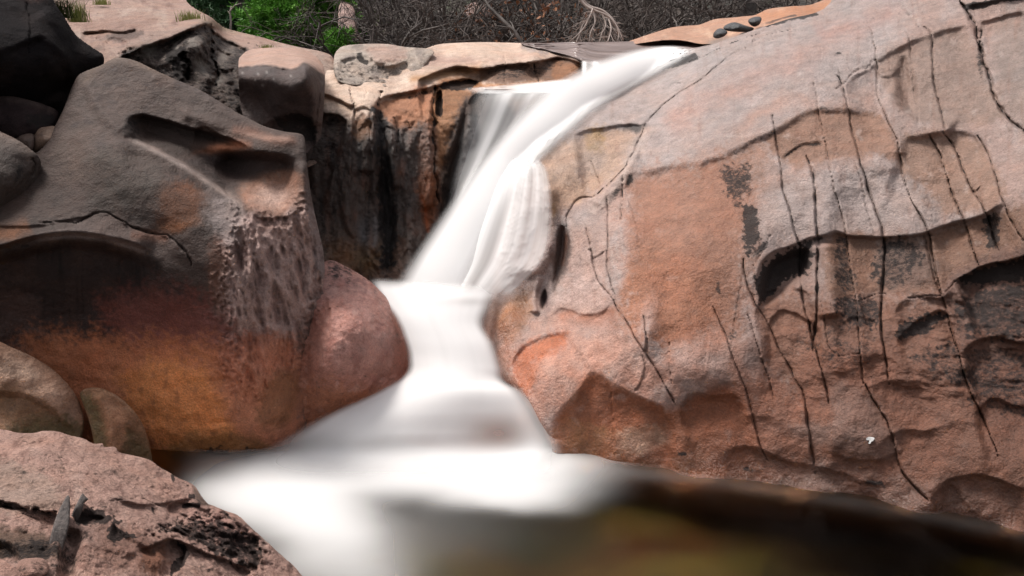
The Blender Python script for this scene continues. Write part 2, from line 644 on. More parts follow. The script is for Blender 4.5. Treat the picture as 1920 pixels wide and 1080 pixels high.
# upper right bowl
r.lip([(1566, 168), (1600, 140), (1640, 116), (1688, 84), (1745, 64), (1790, 50), (1830, 44)], 0.28, 85, 10, .1)
r.ridge([(1660, 170), (1672, 196), (1690, 222), (1740, 240), (1790, 246)], 0.10, 22)
r.hollow([(1676, 120), (1700, 100), (1722, 150), (1724, 220), (1690, 212), (1674, 180)], 0.14, 24)
r.lip([(1640, 130), (1655, 142), (1672, 140), (1690, 122)], 0.08, 20, 4)
# right-hand dome behind the big crack
r.bump(1990, 330, 120, 260, 0.35, 10)
r.lip([(1830, 40), (1862, 34), (1925, 18)], 0.2, 40, 8)
r.lip([(1805, 12), (1860, 0), (1960, -20)], 0.25, 60, 8)
# middle crest, caves under it
r.lip([(1398, 560), (1414, 520), (1428, 490), (1446, 472), (1472, 462), (1498, 454), (1522, 444), (1546, 437), (1568, 432), (1592, 440), (1625, 441), (1656, 443), (1700, 440), (1730, 435), (1762, 424), (1800, 413), (1842, 401), (1872, 384), (1915, 372)], 0.30, 85, 9, .05)
r.hollow([(1418, 548), (1432, 500), (1452, 478), (1500, 462), (1522, 470), (1518, 520), (1470, 560), (1430, 580)], 0.16, 22)
r.ridge([(1545, 450), (1556, 520), (1560, 600)], 0.10, 22)
r.lip([(1410, 590), (1440, 545), (1500, 540), (1530, 560)], 0.10, 40, 7)
r.lip([(1430, 620), (1462, 580), (1500, 590), (1545, 620)], 0.10, 40, 7)
r.lip([(1608, 566), (1640, 553), (1660, 550)], 0.07, 34, 5)
r.lip([(1560, 615), (1600, 592), (1650, 600)], 0.07, 36, 7)
r.lip([(1672, 590), (1690, 565), (1708, 557), (1740, 555), (1768, 553), (1790, 527)], 0.12, 46, 7)
r.lip([(1676, 640), (1720, 600), (1768, 580), (1790, 600)], 0.10, 40, 8)
r.lip([(1785, 528), (1812, 514), (1836, 500), (1862, 492), (1888, 488), (1935, 474)], 0.34, 70, 7, .05)
r.lip([(1800, 660), (1850, 630), (1910, 640), (1960, 630)], 0.16, 60, 8)
r.lip([(1820, 780), (1860, 745), (1910, 760), (1960, 750)], 0.12, 50, 8)
# block by the falls
r.lip([(1070, 254), (1085, 246), (1112, 241), (1150, 234), (1186, 231), (1214, 231)], 0.26, 60, 6, .06)
r.shelf([(1216, 228), (1204, 254), (1174, 310), (1140, 347), (1115, 367), (1087, 373), (1070, 392), (1062, 415)], 0.05, 60, 6)
r.ridge([(1196, 275), (1172, 322), (1142, 356), (1110, 388)], 0.09, 13)
r.lip([(1112, 400), (1135, 385), (1160, 360), (1185, 330)], 0.05, 30, 4)
r.bump(990, 440, 55, 110, 0.16, 8)
r.ridge([(1032, 340), (1030, 380), (1034, 430), (1020, 480), (992, 524)], 0.12, 16)
r.hollow([(1046, 428), (1062, 424), (1070, 450), (1068, 490), (1048, 530), (1030, 560), (1036, 500)], 0.13, 18)
r.hollow([(1012, 560), (1022, 540), (1028, 560), (1020, 582), (1014, 580)], 0.12, 6)
r.ridge([(1012, 515), (1002, 545), (1003, 590)], 0.08, 9)
r.bump(950, 590, 34, 60, 0.14, 20)
# lower lobe
r.lip([(1030, 590), (1050, 577), (1071, 579), (1093, 587), (1116, 588), (1132, 580), (1150, 566)], 0.09, 34, 6)
r.lip([(952, 690), (962, 668), (978, 650), (994, 639), (1014, 630), (1038, 624), (1072, 620)], 0.16, 60, 9, .06)
r.bump(1020, 700, 70, 70, 0.12)
r.lip([(1020, 800), (1050, 767), (1080, 735), (1100, 708), (1114, 697), (1140, 710), (1180, 732), (1232, 755), (1270, 770)], 0.16, 120, 22, .06)
r.lip([(1268, 770), (1300, 735), (1340, 740), (1390, 735)], 0.10, 60, 12)
r.bump(1310, 690, 55, 45, 0.08)
r.bump(1215, 600, 20, 50, 0.07)
r.bump(1590, 780, 70, 70, 0.06)
r.lip([(1555, 842), (1600, 858), (1650, 860), (1700, 835)], 0.05, 40, 9)
r.lip([(1330, 860), (1400, 835), (1480, 862), (1560, 880), (1640, 905), (1690, 900)], 0.07, 50, 12)
r.lip([(1760, 905), (1800, 892), (1850, 890), (1930, 920)], 0.10, 50, 9)
r.lip([(1740, 940), (1760, 915), (1790, 905)], 0.05, 30, 8)
for k, (x, y, l) in enumerate(((1545, 330, 60), (1600, 350, 50), (1665, 320, 60), (1720, 350, 50), (1770, 330, 40), (1500, 400, 40), (1580, 400, 40), (1690, 400, 60), (1480, 640, 60), (1560, 700, 70), (1640, 660, 60), (1700, 720, 80), (1300, 520, 90), (1240, 420, 80), (1720, 800, 80), (1420, 780, 60), (1750, 150, 60), (1680, 300, 40), (1350, 200, 90), (1460, 150, 90), (1550, 120, 80), (1260, 260, 60))):
    a = .6 * sin(k * 2.3)
    l = l * 1.3
    y = y + 10 * sin(k * 7.7)
    r.crease = 1.0
    r.lip([(x - l, y + 12 + l * a), (x - l * .4, y - 3 + 5 * sin(k * 5)), (x + l * .3, y - 5), (x + l, y + 8 - l * a)], .05 + .03 * (k % 3), 70, 6, .45)
r.crease = .72
# slabby scale between the cracks, finer relief
r.rough(2.6, 0.035, 4)
r.rough(7.0, 0.012, 3, sstep(350, 700, r.Y) * sstep(1380, 1500, r.X) + 0.35)
r.rough(5.0, 0.05, 4, sstep(470, 560, r.Y) * sstep(1400, 1480, r.X) * (1 - sstep(700, 800, r.Y)) * (0.3 + 0.7 * sstep(1600, 1800, r.X)), (0.5, 0.5, 1.5), True)
# cracks
big = dict(w=3.6, A=0.07)
r.crack([(1800, 2), (1825, 45), (1835, 80), (1842, 110), (1850, 130), (1860, 165), (1870, 195), (1885, 215), (1905, 235), (1960, 275)], 4.2, 0.10, 1.1, 3)
r.crack([(1842, 55), (1838, 80), (1840, 100)], 4, .05)
r.crack([(1700, 58), (1705, 80), (1707, 110), (1710, 150), (1716, 190), (1722, 232)], 1.8, .03, .7)
r.crack([(1728, 48), (1745, 60), (1748, 90), (1750, 140), (1756, 175), (1766, 210), (1772, 245)], 2.6, .045)
r.crack([(1768, 248), (1790, 280), (1807, 320), (1823, 360), (1827, 362), (1847, 397), (1863, 447), (1874, 470)], 2.8, .05)
r.crack([(1448, 216), (1455, 260), (1462, 300), (1468, 353), (1480, 393), (1493, 443), (1498, 458), (1500, 520), (1508, 580), (1515, 600), (1527, 650), (1540, 693), (1556, 760)], 2.2, .045, .85)
r.crack([(1510, 290), (1520, 312), (1526, 345), (1532, 427), (1534, 460), (1531, 530), (1530, 600), (1524, 660)], 2.8, .05)
r.crack([(1525, 150), (1529, 170), (1538, 220), (1547, 267), (1557, 317), (1565, 355), (1580, 407), (1588, 453), (1595, 503), (1608, 590), (1613, 660), (1619, 725)], 2.0, .035, .8)
r.crack([(1568, 140), (1580, 163), (1590, 200), (1597, 240), (1608, 283), (1620, 327), (1629, 360), (1640, 390), (1655, 437), (1658, 493), (1653, 560), (1652, 613), (1660, 670), (1668, 720)], 2.9, .05)
r.crack([(1630, 45), (1640, 87), (1645, 125), (1646, 180), (1664, 225), (1680, 257), (1687, 293), (1700, 353), (1723, 400), (1738, 427), (1747, 467), (1760, 533), (1773, 573), (1783, 620), (1800, 670), (1815, 724), (1840, 777), (1872, 855)], 2.3, .05, .85)
r.crack([(1741, 252), (1760, 283), (1773, 323), (1784, 357), (1800, 397), (1813, 427), (1827, 477), (1836, 498)], 2.6, .05)
r.crack([(1832, 252), (1850, 283), (1863, 320), (1875, 360), (1890, 400), (1907, 433), (1920, 450)], 2.2, .04)
r.crack([(1730, 436), (1742, 480), (1752, 520), (1764, 552)], 1.6, .03, .7)
r.crack([(1600, 300), (1615, 340), (1622, 380), (1640, 440)], 1.2, .015, .5)
r.crack([(1393, 485), (1397, 520), (1413, 563), (1440, 607), (1460, 653), (1480, 687), (1494, 718), (1505, 735), (1513, 780), (1523, 853), (1530, 892)], 2.2, .04, .85)
r.crack([(1337, 573), (1360, 627), (1373, 667), (1394, 720), (1407, 763), (1423, 830), (1440, 866)], 1.8, .03, .75)
r.crack([(1402, 587), (1413, 623), (1427, 670), (1444, 715), (1452, 760)], 1.7, .025, .75)
r.crack([(1620, 715), (1640, 755), (1663, 790), (1677, 833), (1693, 887), (1742, 940)], 2.2, .04, .85)
r.crack([(1538, 560), (1560, 660), (1608, 663), (1614, 664)], 1.2, .02, .6)
r.crack([(1445, 440), (1430, 470), (1412, 500)], 1.5, .02, .8)
r.crack([(1608, 566), (1640, 553), (1662, 550)], 1.5, .03, .7)
r.crack([(1700, 560), (1740, 555), (1768, 553), (1792, 525)], 1.8, .03, .8)
r.crack([(1690, 450), (1720, 444), (1760, 440)], 1.2, .02, .5)
r.crack([(1400, 90), (1369, 104), (1348, 120), (1320, 142), (1297, 160), (1275, 174), (1252, 191), (1213, 230), (1203, 253), (1173, 310), (1139, 347), (1115, 367), (1087, 373), (1070, 391), (1062, 416), (1060, 440)], 1.7, .03, .85, 2)
r.crack([(1167, 328), (1167, 370), (1165, 415)], 2.4, .04)
r.crack([(1137, 367), (1140, 410), (1139, 460), (1138, 498), (1143, 525), (1152, 550)], 1.9, .03, .8)
r.crack([(1098, 420), (1102, 445), (1109, 469), (1113, 502), (1120, 522), (1131, 540), (1147, 558), (1156, 576), (1176, 604), (1191, 634), (1213, 667), (1234, 699), (1247, 724), (1267, 760)], 2.2, .04, .85)
r.crack([(1100, 469), (1109, 470), (1112, 485), (1135, 470)], 1.3, .02, .8)
r.crack([(1206, 590), (1209, 612), (1212, 634), (1213, 662)], 1.8, .03, .8)
r.crack([(1255, 640), (1256, 690), (1260, 720)], 1.2, .02, .6)
r.crack([(1205, 665), (1208, 690), (1200, 720), (1190, 735)], 1.4, .015, .6)
r.crack([(1108, 300), (1116, 320), (1122, 335), (1130, 355)], 1.4, .02, .8)
r.crack([(1170, 350), (1192, 420), (1198, 465)], 1.0, .01, .45)
r.crack([(1330, 615), (1322, 680), (1320, 700)], 1.0, .01, .45)
r.crack([(1145, 730), (1150, 790), (1152, 860)], 1.2, .01, .5)
r.crack([(1395, 487), (1372, 640), (1368, 700)], 0.8, .01, .25)
r.crack([(1290, 118), (1330, 100), (1380, 76), (1430, 62)], 2.6, .05, 1.0, 3)
r.crack([(1410, 76), (1452, 62), (1500, 52)], 2.2, .04, .9, 3)
r.crack([(1420, 82), (1480, 64)], 1.5, .02, .7, 3)
r.crack([(1255, 160), (1270, 155), (1285, 156)], 1.6, .02, .8)
r.crack([(1645, 110), (1600, 140), (1575, 163), (1566, 170)], 3.0, .04, .8, 4)
r.crack([(1572, 130), (1576, 150), (1577, 165)], 1.4, .02, .7)
r.crack([(1590, 172), (1620, 186), (1650, 204)], 1.2, .015, .5)
r.crack([(1690, 8), (1705, 25), (1722, 45), (1730, 55)], 2.0, .02, .7, 6)
r.crack([(1655, 55), (1668, 45), (1680, 42)], 1.4, .02, .5)

# ---- colours
r.base(PINK)
r.tint(sstep(0.0, 0.5, r.nz(1.1, 3, 4.0)), GREY, 0.45)
r.tint(sstep(-0.1, 0.5, r.nz(1.6, 3, 11.0)), PALE, 0.7)
up_left = r.poly_mask([(1000, 190), (1260, 100), (1500, 20), (1700, -60), (1700, 60), (1560, 180), (1480, 225), (1300, 300), (1150, 340), (1000, 330)], 25)
r.tint(up_left, PALE, .62)
r.tint(r.band([(1230, 240), (1330, 190), (1450, 130), (1560, 90)], 26, None, 30), (196, 152, 138), .7)
r.tint(r.band([(1290, 290), (1380, 240), (1480, 190), (1540, 190)], 16, None, 25), (190, 146, 128), .6)
r.tint(r.band([(1520, 60), (1600, 50), (1690, 10)], 22, None, 25), (192, 140, 126), .55)
# tan faces below the crests
r.tint(r.poly_mask([(1170, 335), (1290, 308), (1400, 270), (1440, 285), (1420, 360), (1405, 470), (1390, 520), (1385, 600), (1330, 620), (1250, 640), (1160, 560), (1180, 440)], 32, 26), (174, 130, 108), .8)
r.tint(r.poly_mask([(1200, 480), (1330, 500), (1340, 600), (1300, 640), (1240, 650), (1170, 600)], 30, 24), ORANGE, .6)
r.tint(r.poly_mask([(1440, 260), (1500, 214), (1540, 204), (1640, 210), (1670, 240), (1690, 300), (1640, 290), (1560, 300), (1480, 310)], 9, 14), (164, 120, 96), .9)
r.tint(r.poly_mask([(1690, 262), (1790, 250), (1850, 285), (1880, 380), (1800, 400), (1740, 400), (1700, 360)], 10, 12), (166, 128, 106), .8)
r.tint(r.poly_mask([(1640, 122), (1700, 86), (1800, 52), (1850, 140), (1880, 215), (1780, 240), (1700, 215)], 10, 10), (160, 132, 118), .85)
r.tint(r.poly_mask([(1865, 60), (1960, 20), (2100, 100), (2100, 300), (1900, 230)], 20, 20), (152, 132, 122), .7)
r.tint(r.poly_mask([(1480, 340), (1560, 320), (1700, 330), (1760, 420), (1640, 438), (1500, 452), (1430, 470), (1420, 400)], 16, 20), PALE, .8)
r.tint(r.poly_mask([(1560, 440), (1700, 445), (1850, 405), (1960, 380), (1960, 470), (1800, 515), (1760, 550), (1640, 550), (1560, 560)], 8, 10), (148, 110, 88), .9)
r.tint(r.poly_mask([(1650, 450), (1735, 450), (1750, 520), (1660, 545), (1640, 500)], 12, 16), (118, 102, 96), .6)
r.tint(r.poly_mask([(1395, 570), (1560, 560), (1790, 560), (1960, 520), (1960, 900), (1700, 900), (1560, 860), (1460, 700)], 24, 30), (160, 106, 78), .8)
r.tint(r.poly_mask([(1780, 520), (1960, 480), (1960, 860), (1870, 830), (1810, 690), (1790, 600)], 14, 18), (112, 82, 72), .85)
r.tint(r.poly_mask([(1790, 560), (1960, 540), (1960, 660), (1820, 640)], 24, 30), (74, 54, 48), .7)
r.tint(sstep(0.05, 0.5, r.nz(2.2, 4, 21)) * sstep(560, 640, r.Y) * sstep(1380, 1500, r.X), (96, 66, 56), .55)
r.tint(r.poly_mask([(1500, 690), (1700, 680), (1780, 760), (1740, 900), (1560, 880)], 30, 40), (164, 96, 68), .5)
# lower orange belt
r.tint(r.poly_mask([(1040, 860), (1052, 768), (1114, 698), (1180, 733), (1266, 770), (1310, 740), (1390, 740), (1420, 900), (1300, 920), (1100, 900)], 9, 8), (160, 94, 58), .95)
r.tint(r.poly_mask([(1060, 760), (1114, 712), (1230, 770), (1300, 800), (1200, 800), (1100, 790)], 16, 16), (138, 82, 56), .6)
r.tint(r.poly_mask([(1070, 790), (1180, 830), (1150, 880), (1060, 880), (1030, 840)], 18, 18), (150, 104, 60), .7)
r.tint(r.poly_mask([(1160, 812), (1230, 800), (1250, 830), (1200, 850), (1155, 845)], 12, 12), (210, 176, 152), .8)
r.tint(r.poly_mask([(1300, 740), (1480, 720), (1520, 880), (1420, 890), (1330, 860)], 18, 24), (182, 108, 74), .7)
r.tint(r.poly_mask([(956, 684), (980, 652), (1014, 632), (1060, 624), (1056, 650), (1020, 680), (990, 740), (970, 720)], 9, 9), (190, 96, 42), .95)
r.tint(r.poly_mask([(1000, 700), (1080, 640), (1180, 630), (1240, 720), (1180, 730), (1115, 692), (1050, 760)], 16, 16), (212, 172, 156), .8)
r.tint(r.poly_mask([(1040, 560), (1110, 470), (1140, 540), (1145, 568), (1100, 584)], 14, 10), (206, 172, 160), .7)
r.tint(r.band([(1040, 592), (1071, 582), (1093, 589), (1116, 590), (1134, 582), (1160, 575)], 7, 22), (174, 104, 70), .85)
r.tint(r.poly_mask([(1270, 650), (1360, 630), (1370, 700), (1310, 735), (1260, 720)], 16, 16), (208, 174, 162), .85)
r.tint(r.blob(1215, 600, 15, 42, 12), (204, 184, 178), .9)
r.tint(r.blob(1410, 610, 17, 75, -14), (198, 176, 170), .9)
r.tint(r.blob(1395, 500, 14, 50, 5), (198, 172, 160), .6)
r.tint(r.poly_mask([(1560, 720), (1620, 735), (1670, 800), (1680, 850), (1620, 860), (1560, 840), (1480, 815), (1490, 795), (1560, 790)], 12, 14), (186, 158, 148), .85)
r.tint(r.poly_mask([(1135, 380), (1178, 350), (1180, 440), (1160, 540), (1140, 500)], 12, 8), (196, 160, 146), .7)
r.tint(r.poly_mask([(1140, 460), (1168, 420), (1176, 480), (1160, 545), (1146, 540)], 8, 8), (190, 172, 166), .8)
# block beside the falls: ochre stain, pale band, dark gully
r.tint(r.poly_mask([(1000, 300), (1080, 250), (1200, 250), (1140, 345), (1070, 385), (1040, 380)], 16, 12), (198, 160, 132), .8)
r.tint(r.poly_mask([(1098, 250), (1132, 242), (1126, 280), (1104, 284)], 8, 6), (168, 126, 58), .8)
r.tint(r.poly_mask([(1126, 240), (1214, 231), (1202, 252), (1160, 241)], 4, 4), BLACK, .85)
r.tint(r.poly_mask([(1032, 345), (1044, 330), (1046, 380), (1036, 440), (1028, 420)], 6, 4), (170, 140, 120), .7)
r.tint(r.blob(1040, 390, 9, 22), (150, 104, 46), .8)
r.tint(r.poly_mask([(1045, 425), (1062, 420), (1070, 450), (1066, 492), (1046, 530), (1036, 545), (1040, 480)], 5, 4), (62, 42, 34), .9)
r.tint(r.band([(1052, 420), (1060, 450), (1052, 500)], 5), (120, 66, 38), .5)
r.tint(r.band([(1028, 455), (1040, 490), (1034, 530)], 6), (96, 60, 44), .7)
r.tint(r.blob(1022, 560, 8, 22, -8), (84, 60, 62), .85)
r.tint(r.poly_mask([(930, 600), (960, 560), (985, 540), (996, 570), (980, 620), (950, 640)], 12, 8), (160, 108, 66), .8)
r.tint(r.blob(958, 590, 22, 26), (176, 108, 54), .6)
r.tint(r.poly_mask([(930, 330), (1000, 310), (1026, 400), (1020, 480), (960, 520), (900, 500)], 20, 10), (186, 154, 146), .8)
r.tint(r.poly_mask([(1195, 262), (1212, 236), (1220, 250), (1180, 330), (1140, 380), (1106, 400), (1112, 380), (1150, 350)], 6, 5), (210, 184, 172), .8)
# green weed and dark tide line near the pool
r.tint(r.band([(1040, 872), (1150, 880), (1300, 900), (1500, 928), (1700, 962), (1900, 1002)], 18, None, 10, 0), (168, 112, 66), .8)
r.tint(r.band([(1330, 862), (1400, 836), (1480, 868), (1560, 885), (1650, 910)], 10, 40), (62, 48, 36), .7)
r.tint(r.poly_mask([(1750, 905), (1800, 895), (1960, 910), (1960, 950), (1800, 960)], 10, 10), (124, 106, 98), .8)
r.tint(r.poly_mask([(1790, 915), (1860, 905), (1930, 935), (1900, 950), (1800, 945)], 8, 8), (52, 44, 42), .8)
r.tint(r.poly_mask([(1700, 950), (1960, 965), (1960, 1020), (1740, 985)], 10, 10), (118, 64, 36), .8)
r.tint(sstep(0.15, 0.6, r.nz(2.4, 4, 31, (2.2, 0.35, 1))) * sstep(640, 760, r.Y) * sstep(1400, 1350, r.X), (130, 78, 50), .45)
# runoff streaks, thin flakes and old scars
r.tint(sstep(.12, .5, r.nz(3.0, 4, 41, (2.6, .45, 1))), (150, 104, 84), .32)
r.tint(sstep(.2, .55, r.nz(6.0, 4, 61, (1.0, 2.2, 1))), (122, 92, 82), .35)
r.tint(sstep(.2, .6, r.nz(4.5, 4, 71)), (222, 204, 196), .35)
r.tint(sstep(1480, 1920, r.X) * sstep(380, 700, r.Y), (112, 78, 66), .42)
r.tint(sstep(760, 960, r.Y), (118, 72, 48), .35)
r.tint(sstep(560, 700, r.Y) * sstep(-.3, .3, r.nz(2.2, 4, 81)) * (1 - .85 * sstep(1380, 1620, r.X)), (182, 100, 58), .38)
r.tint(sstep(520, 700, r.Y) * sstep(1420, 1700, r.X) * sstep(-.4, .3, r.nz(1.8, 4, 91)), (124, 88, 74), .5)
r.tint(up_left * sstep(-.3, .4, r.nz(1.3, 4, 95)), (172, 160, 157), .45)
# black lichen
r.lichen(r.band([(1330, 297), (1365, 283), (1400, 264), (1440, 246), (1470, 232)], 9, 22, 8), .62)
r.lichen(r.band([(1180, 326), (1240, 313), (1300, 304), (1350, 292)], 3, 7, 5), .5)
r.lichen(r.poly_mask([(1345, 310), (1400, 300), (1420, 330), (1400, 380), (1360, 370)], 16, 20), .55)
r.lichen(r.poly_mask([(1390, 380), (1425, 390), (1425, 450), (1410, 480), (1395, 470)], 9, 16), .62)
r.lichen(r.band([(1460, 300), (1478, 284), (1505, 270), (1548, 266)], 4, 9, 4), .8)
r.lichen(r.band([(1535, 204), (1548, 202), (1552, 214)], 9, None, 4, 0), .55)
r.lichen(r.blob(1408, 415, 16, 42, 8, 12), .75)
r.lichen(r.blob(1428, 465, 26, 10, -35, 8), .75)
r.lichen(r.blob(1345, 545, 9, 26, 0, 10), .62)
r.lichen(r.blob(1372, 630, 14, 26, -20, 14), .5)
r.lichen(r.poly_mask([(1412, 560), (1424, 510), (1440, 482), (1475, 466), (1520, 450), (1528, 470), (1515, 510), (1470, 530), (1430, 570)], 14, 16), .78)
r.lichen(r.band([(1500, 455), (1525, 446), (1548, 440)], 6, 14), .8)
r.lichen(r.poly_mask([(1560, 452), (1592, 452), (1610, 540), (1570, 560)], 14, 14), .55)
r.lichen(r.poly_mask([(1640, 450), (1720, 446), (1735, 500), (1680, 548), (1640, 540)], 16, 20), .56)
r.lichen(r.poly_mask([(1560, 560), (1650, 560), (1650, 610), (1580, 620)], 16, 20), .56)
r.lichen(r.poly_mask([(1680, 610), (1760, 580), (1780, 600), (1700, 640)], 12, 16), .66)
r.lichen(r.poly_mask([(1840, 410), (1870, 400), (1880, 450), (1850, 470)], 9, 12), .62)
r.lichen(r.poly_mask([(1795, 524), (1836, 502), (1890, 490), (1960, 476), (1960, 520), (1880, 530), (1810, 534)], 12, 14), .85)
r.lichen(r.poly_mask([(1790, 560), (1850, 530), (1960, 530), (1960, 640), (1830, 640), (1790, 620)], 24, 30), .56)
r.lichen(r.poly_mask([(1680, 660), (1790, 640), (1960, 660), (1960, 800), (1850, 780), (1760, 720)], 24, 30), .50)
r.lichen(r.poly_mask([(1480, 640), (1560, 590), (1650, 640), (1640, 700), (1520, 690)], 22, 26), .44)
r.lichen(r.band([(1262, 118), (1285, 112), (1310, 104)], 9, None, 3), .9)
r.lichen(r.poly_mask([(1236, 132), (1258, 116), (1284, 108), (1290, 116), (1262, 126)], 4, 3), 1)
r.lichen(r.poly_mask([(1430, 45), (1490, 30), (1525, 24), (1536, 28), (1500, 38), (1440, 50)], 4, 6), .72)
r.lichen(r.poly_mask([(1806, 10), (1850, 0), (1960, -18), (1960, -6), (1880, 6), (1815, 20)], 4, 6), .9)
r.lichen(r.blob(1838, 110, 10, 60, -4, 8), .58)
r.lichen(r.blob(1572, 101, 9, 6), .7)
r.lichen(r.blob(1672, 128, 16, 8, -20), .5)
r.lichen(r.blob(1180, 340, 8, 20, 10, 6), .75)
r.lichen(r.blob(1157, 360, 22, 8, -35, 6), .6)
r.lichen(r.blob(1530, 540, 7, 9), 1)
r.lichen(r.poly_mask([(1395, 875), (1450, 870), (1440, 885), (1400, 888)], 6, 6), .5)
r.lichen(r.blob(1280, 850, 18, 8, 0, 8), .6)
r.lichen(r.blob(1640, 905, 40, 10, 10, 8), .6)
wl = np.interp(r.X, [1000, 1060, 1300, 1500, 1700, 1920, 2300], [862, 866, 886, 915, 948, 988, 1050])
r.tint(sstep(22, 60, r.Y - wl), (84, 56, 32), .85)
r.tint(r.poly_mask([(1190, 350), (1300, 320), (1390, 300), (1400, 480), (1380, 620), (1300, 640), (1230, 640), (1170, 560)], 30, 30), (172, 104, 68), .5)
r.tint(sstep(480, 760, r.Y) * sstep(-.3, .4, r.nz(1.7, 4, 57)) * sstep(1000, 1150, r.X), (164, 92, 56), .32)
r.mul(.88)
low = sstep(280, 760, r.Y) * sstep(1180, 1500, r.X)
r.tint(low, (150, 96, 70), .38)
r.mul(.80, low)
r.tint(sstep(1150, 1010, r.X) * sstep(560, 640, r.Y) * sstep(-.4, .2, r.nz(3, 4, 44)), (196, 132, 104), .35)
r.mul(.86, sstep(1150, 1420, r.X))  # vignette put into the colour: darker to the right
r.mul(1.12, sstep(1330, 1150, r.X) * sstep(420, 560, r.Y))  # vignette again: paler towards the middle of the view
r.wet(r.band([(950, 690), (1000, 780), (1045, 870), (1300, 885), (1500, 915), (1900, 988)], 46, None, 20, 0), .8)
r.wet(r.band([(1040, 400), (1010, 500), (950, 600), (960, 690)], 50, None, 10, 0), .8)
r.wet(r.band([(1350, 90), (1250, 130), (1120, 190), (1020, 280)], 26, None, 10, 0), .7)
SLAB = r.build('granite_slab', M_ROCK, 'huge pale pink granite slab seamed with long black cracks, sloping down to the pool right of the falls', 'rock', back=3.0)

# small splash of white on the slab
wp = [(1624, 822), (1630, 819), (1639, 821), (1638, 826), (1634, 828), (1631, 832), (1628, 831), (1630, 826), (1625, 825)]
c = r.D[np.argmin((r.X - 1632) ** 2 + (r.Y - 826) ** 2)]


def depth_of(rock, x, y):
    return rock.D[np.argmin((rock.X - x) ** 2 + (rock.Y - y) ** 2)]


SLAB_R = r
wpts = smooth_line(wp, 3, True)
ds = np.array([depth_of(r, x, y) for x, y in wpts]) - 0.012
top = at(wpts[:, 0], wpts[:, 1], ds)
bot = at(wpts[:, 0], wpts[:, 1], ds + 0.03)
nw = len(wpts)
t = NT('white_splash')
t.set(t.bsdf, 'Base_Color', (0.62, 0.60, 0.58, 1))
t.set(t.bsdf, 'Roughness', 0.8)
mesh_obj('white_splash', np.vstack([top, bot]), [tuple(range(nw))[::-1]] + [(k, (k + 1) % nw, nw + (k + 1) % nw, nw + k) for k in range(nw)], t.m, SLAB, False)
# ================================================================== far left: sunny shelf above the falls
r = Rock([(90, -80), (240, -70), (338, -25), (350, 2), (368, 17), (394, 31), (408, 42), (424, 53), (462, 63), (492, 70), (522, 79), (560, 88), (600, 96), (624, 106), (628, 124), (628, 152), (612, 175), (612, 300), (400, 320), (180, 220), (110, 120)],
         [(200, -60, 13.5), (200, 0, 12.0), (340, 5, 12.6), (420, 54, 12.2), (520, 80, 11.8), (620, 106, 11.2), (170, 75, 9.8), (250, 95, 9.0), (330, 64, 9.7), (385, 44, 10.3), (300, 20, 11.5),
          (300, 125, 8.9), (380, 125, 9.2), (440, 150, 9.2), (450, 108, 10.0), (380, 250, 8.8), (440, 220, 8.75), (500, 230, 9.5), (560, 130, 9.9), (600, 200, 9.6), (480, 90, 10.8), (400, 70, 10.2), (600, 300, 9.0), (210, 180, 8.7)], rim=9)
r.lip([(225, 104), (245, 98), (272, 86), (300, 76), (332, 64), (360, 52), (388, 42), (404, 58), (425, 74), (450, 84), (468, 98)], 0.42, 120, 7, .04)
r.lip([(150, 62), (190, 56), (230, 58), (258, 54), (264, 62)], 0.2, 26, 5)
r.lip([(190, 80), (215, 68), (240, 78)], 0.1, 20, 4)
r.rough(1.6, 0.14, 4)
r.rough(6.0, 0.05, 4)
face = r.poly_mask([(222, 108), (272, 88), (332, 66), (388, 44), (410, 66), (452, 88), (470, 110), (470, 300), (200, 260)], 5, 6)
r.rough(3.0, 0.16, 4, face, (1, 1, .6), True)
r.crack([(395, 45), (398, 80), (402, 120), (404, 160)], 6, .2, .8, 6)
r.crack([(345, 95), (350, 130), (352, 150)], 6, .2, .8, 6)
r.crack([(150, 20), (200, 28), (280, 22), (330, 8)], 2, .04, .6, 5)
r.crack([(180, 70), (210, 90), (226, 102)], 2, .05, .7, 4)
r.crack([(462, 80), (480, 84), (485, 92)], 4, .05, .9, 4)
r.base((206, 170, 154))
r.tint(sstep(0, .5, r.nz(2.5, 4, 3)), (226, 200, 184), .7)
r.tint(sstep(0.1, .5, r.nz(5, 4, 13)), (150, 110, 100), .7)
r.tint(r.poly_mask([(130, 30), (200, 36), (300, 30), (260, 58), (170, 62)], 10, 10), (178, 138, 122), .6)
r.tint(r.poly_mask([(220, 104), (330, 66), (384, 42), (300, 62), (250, 72)], 6, 6), (196, 164, 150), .8)
r.tint(r.poly_mask([(500, 86), (560, 90), (630, 112), (628, 150), (540, 120)], 10, 10), (220, 192, 176), .8)
r.tint(face, (98, 84, 78), .92)
r.tint(face * sstep(-.05, .3, r.nz(7, 4, 5)), (150, 136, 126), .75)
r.lichen(face * (0.50 + 0.12 * r.nz(3, 3, 8)), 1)
r.lichen(r.poly_mask([(310, 95), (345, 85), (352, 140), (330, 150), (315, 120)], 6, 8), .9)
for x, y, s in ((365, 78, 10), (372, 118, 7), (382, 128, 9), (417, 106, 8), (408, 150, 9), (330, 88, 6), (280, 92, 12)):
    r.tint(r.blob(x, y, s, s, 0, 4), (176, 166, 156), .85)
    r.L *= 1 - 0.9 * r.blob(x, y, s, s, 0, 4)
r.tint(r.poly_mask([(200, 66), (262, 56), (262, 70), (215, 78)], 4, 4), (112, 90, 84), .8)
r.tint(r.blob(425, 50, 40, 8, 15), (168, 158, 112), .45)
r.mul(.74)
PLATEAU = r
r.build('granite_shelf', M_ROUGH, 'sunlit pinkish granite shelf at the upper left whose steep lichen-blotched front faces the falls', 'rock', back=2.5)

